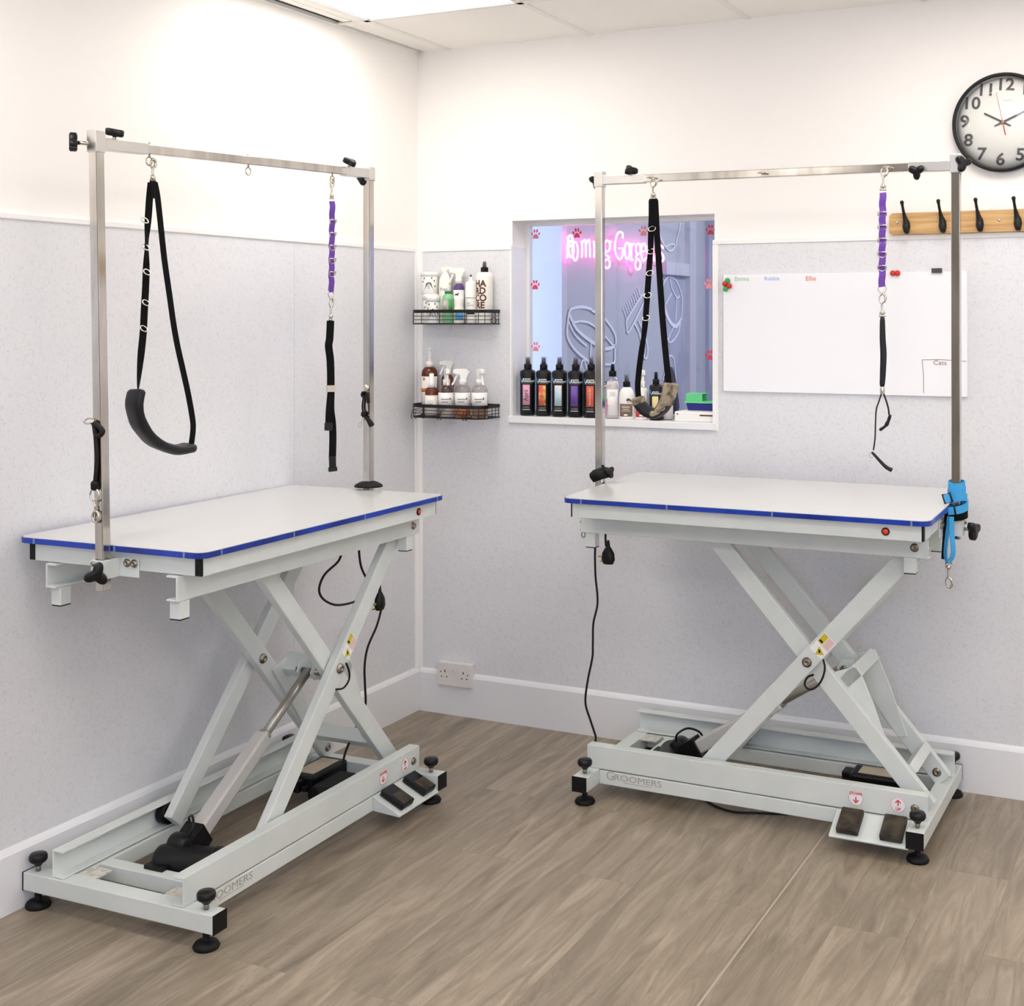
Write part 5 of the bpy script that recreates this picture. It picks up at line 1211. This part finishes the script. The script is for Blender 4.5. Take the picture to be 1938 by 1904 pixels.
rk = thing('coat_rack', 'bamboo coat rack board with black hooks under the clock', 'coat rack', T_((2.14, -.01, 1.762)))
rx0, rx1, rz0, rz1 = 1.814, 2.47, 1.7615, 1.8305
rkb = MB(); cr_ = .008
poly = [(rx0+cr_, rz0), (rx1-cr_, rz0), (rx1, rz0+cr_), (rx1, rz1-cr_), (rx1-cr_, rz1), (rx0+cr_, rz1), (rx0, rz1-cr_), (rx0, rz0+cr_)]
rkb.prism(poly, (0, -.0085, 0), (1, 0, 0), (0, 0, 1), .015)
bo = rkb.build('board', M_WOOD, rk, .001)
for px in (1698, 1891):
    c = at(px, 421.5 if px < 1800 else 416.5, 1, -.0235); mb = MB(); mb.lathe([(.0052, 0), (.0045, .0018), (0, .0022)], c, 14, None, frame_z((0, -1, 0))); mb.build('screw', M_NICKEL, bo)
for k in range(5):
    x = 1.868 + .1143*k; z = 1.786
    mb = MB()
    P = spline([(x+.004, -.026, 1.768), (x+.004, -.036, 1.772), (x+.003, -.034, 1.785), (x+.002, -.030, 1.797), (x-.001, -.034, 1.812), (x-.004, -.042, 1.832), (x-.006, -.049, 1.850), (x-.007, -.053, 1.862)], 5)
    n = len(P); key = [.007, .0095, .0125, .0115, .0075, .0045, .0042, .006]
    rr = [key[min(i//5, 7)] + (key[min(i//5+1, 7)]-key[min(i//5, 7)])*((i % 5)/5) for i in range(n)]
    mb.tube(P, rr, 14); mb.lathe([(0, -.0068), (.0048, -.0048), (.0068, 0), (.0048, .0048), (0, .0068)], P[-1], 14)
    mb.lathe([(.0001, 0), (.011, .001), (.010, .008), (.006, .012)], (x+.003, -.0235, 1.786), 20, None, frame_z((0, -1, 0)) @ Matrix.Diagonal((1, 1.9, 1)))
    mb.build('coat_hook', M_BLACK, rk)

ck = Vector((2.169, 0, 2.102)); CR = .155
ct = thing('wall_clock', 'round black rimmed wall clock cut off by the right edge', 'clock', T_((ck.x, -.02, ck.z-CR)))
Aw = frame_z((0, -1, 0))
MB().lathe([(CR-.002, .0045), (CR, .012), (CR, .028), (CR-.003, .034), (CR-.008, .035), (CR-.0105, .032), (CR-.011, .026)], ck, 72, None, Aw).build('rim', M_BLACK, ct)
face = MB().lathe([(CR-.004, .006), (CR-.004, .0262), (0, .0263)], ck, 64, None, Aw).build('dial', M_CLOCKF, ct)
rot = math.radians(-3.8); X = Vector((math.cos(rot), 0, math.sin(rot))); Y = Vector((-math.sin(rot), 0, math.cos(rot))); OF = ck + Vector((0, -.0266, 0))
for h in range(1, 13):
    a = math.radians(90-30*h); rr = .117 if h not in (10, 11, 12) else .115
    mb = MB(); mb.text(str(h), OF + X*(rr*math.cos(a)) + Y*(rr*math.sin(a)), X, Y, .0535, .0012, off=.0011, sx=1.06); mb.build('numeral', M_CHAR, face)
def handp(angle, L, tail, w0, w1, m, y, name):
    a = math.radians(angle); d = X*math.cos(a) + Y*math.sin(a); q = X*(-math.sin(a)) + Y*math.cos(a); mb = MB()
    mb.prism([(-tail, -w0*.7), (-tail, w0*.7), (0, w0), (L, w1), (L, -w1), (0, -w0)][::-1], OF + Vector((0, y, 0)), d, q, .0012); return mb.build(name, m, face)
handp(155, .064, .027, .0032, .0026, M_CHAR, -.0016, 'hour_hand'); handp(28, .098, .027, .0029, .0022, M_CHAR, -.0032, 'minute_hand')
handp(105.5, .100, 0.0, .0006, .0005, M_STICKR, -.0048, 'second_hand'); handp(285.5, .042, 0, .0014, .0018, M_STICKR, -.0048, 'second_hand_tail')
MB().lathe([(.0055, 0), (.005, .0062), (0, .0068)], OF, 16, None, Aw).build('hub', M_GOLD, face)
mb = MB(); c = OF + X*.0 + Y*.068 + X*.012
for k in range(9): mb.box((c.x-.014+.003*k, c.y-.0006, c.z-.0012), (c.x-.0125+.003*k, c.y, c.z+.0012+(.001 if k in (0, 6) else 0)))
mb.build('maker_mark', M_LOGO, face)
MB().lathe([(CR-.0105, .0330), (CR*.6, .0345), (0, .0350)], ck, 48, None, Aw).build('lens', M_LENS, ct)

sx0, sz0 = .1105, .1136
so = thing('wall_socket', 'white double wall socket above the skirting near the corner', 'wall socket', T_((sx0+.073, -.02, sz0)))
pl = MB().box((sx0, -.030, sz0), (sx0+.146, -.0045, sz0+.086)).build('back_box', M_SOCK, so, .003)
MB().box((sx0, -.0345, sz0), (sx0+.146, -.0302, sz0+.086)).build('face_plate', M_SOCK, so, .003)
mb = MB(); y = -.0349
for cx, dr in ((sx0+.029, 1), (sx0+.117, -1)):
    mb.box((cx-.0022+.004*dr, y, sz0+.049), (cx+.0022+.004*dr, y+.0006, sz0+.0585))
    mb.box((cx-.0145*1+.0-.002, y, sz0+.0475), (cx-.0145+.002, y+.0006, sz0+.0525)) if dr > 0 else mb.box((cx+.0145-.002, y, sz0+.0445), (cx+.0145+.002, y+.0006, sz0+.0495))
    for dx in (-.0105, .0115): mb.box((cx+dx-.0032, y, sz0+.031), (cx+dx+.0032, y+.0006, sz0+.035))
mb.build('pin_holes', M_BRN, so)
for cx in (sx0+.064, sx0+.082):
    MB().box((cx-.0075, -.0385, sz0+.05), (cx+.0075, -.0346, sz0+.066)).build('rocker_switch', M_SOCK, so, .001)

# ------------------------------------------------------------------ light
W_ = bpy.data.worlds.new('daylight'); sc.world = W_; W_.use_nodes = True
bg = W_.node_tree.nodes['Background']; bg.inputs[0].default_value = (*lin((204, 220, 255)), 1); bg.inputs[1].default_value = 5.5
pl = bpy.data.lights.new('window_portal', 'AREA'); pl.shape = 'RECTANGLE'; pl.size = fw1-fw0; pl.size_y = fz1-fz0; pl.cycles.is_portal = True
po = bpy.data.objects.new('window_portal', pl); COL.objects.link(po); po.location = ((fw0+fw1)/2, FY-.02, (fz0+fz1)/2); po.rotation_euler = (PI/2, 0, 0)
bl_ = bpy.data.lights.new('beyond_lamp', 'AREA'); bl_.shape = 'RECTANGLE'; bl_.size = .6; bl_.size_y = .6; bl_.energy = 25; bl_.color = (1, .98, .95)
bo_ = bpy.data.objects.new('beyond_lamp', bl_); COL.objects.link(bo_); bo_.location = (1.6, 1.75, 2.58)

# ------------------------------------------------------------------ camera
cd = bpy.data.cameras.new('camera'); co = bpy.data.objects.new('camera', cd); COL.objects.link(co)
cd.sensor_fit = 'HORIZONTAL'; cd.sensor_width = 36; cd.lens = CF*36/1938; cd.clip_start = .05
cd.shift_x = (969-CX)/1938; cd.shift_y = -(952-CY)/1938
Mc = Matrix.Identity(4)
for i in range(3): Mc[i][0] = RT[i]; Mc[i][1] = UP[i]; Mc[i][2] = -FW[i]; Mc[i][3] = CAM[i]
co.matrix_world = Mc
sc.camera = co
sc.view_settings.view_transform = 'Standard'; sc.view_settings.look = 'None'; sc.view_settings.gamma = 1; sc.view_settings.exposure = 0.44
sc.cycles.use_denoising = True; sc.cycles.max_bounces = 14; sc.cycles.diffuse_bounces = 8; sc.cycles.glossy_bounces = 5; sc.cycles.transparent_max_bounces = 12
sc.cycles.sample_clamp_indirect = 6
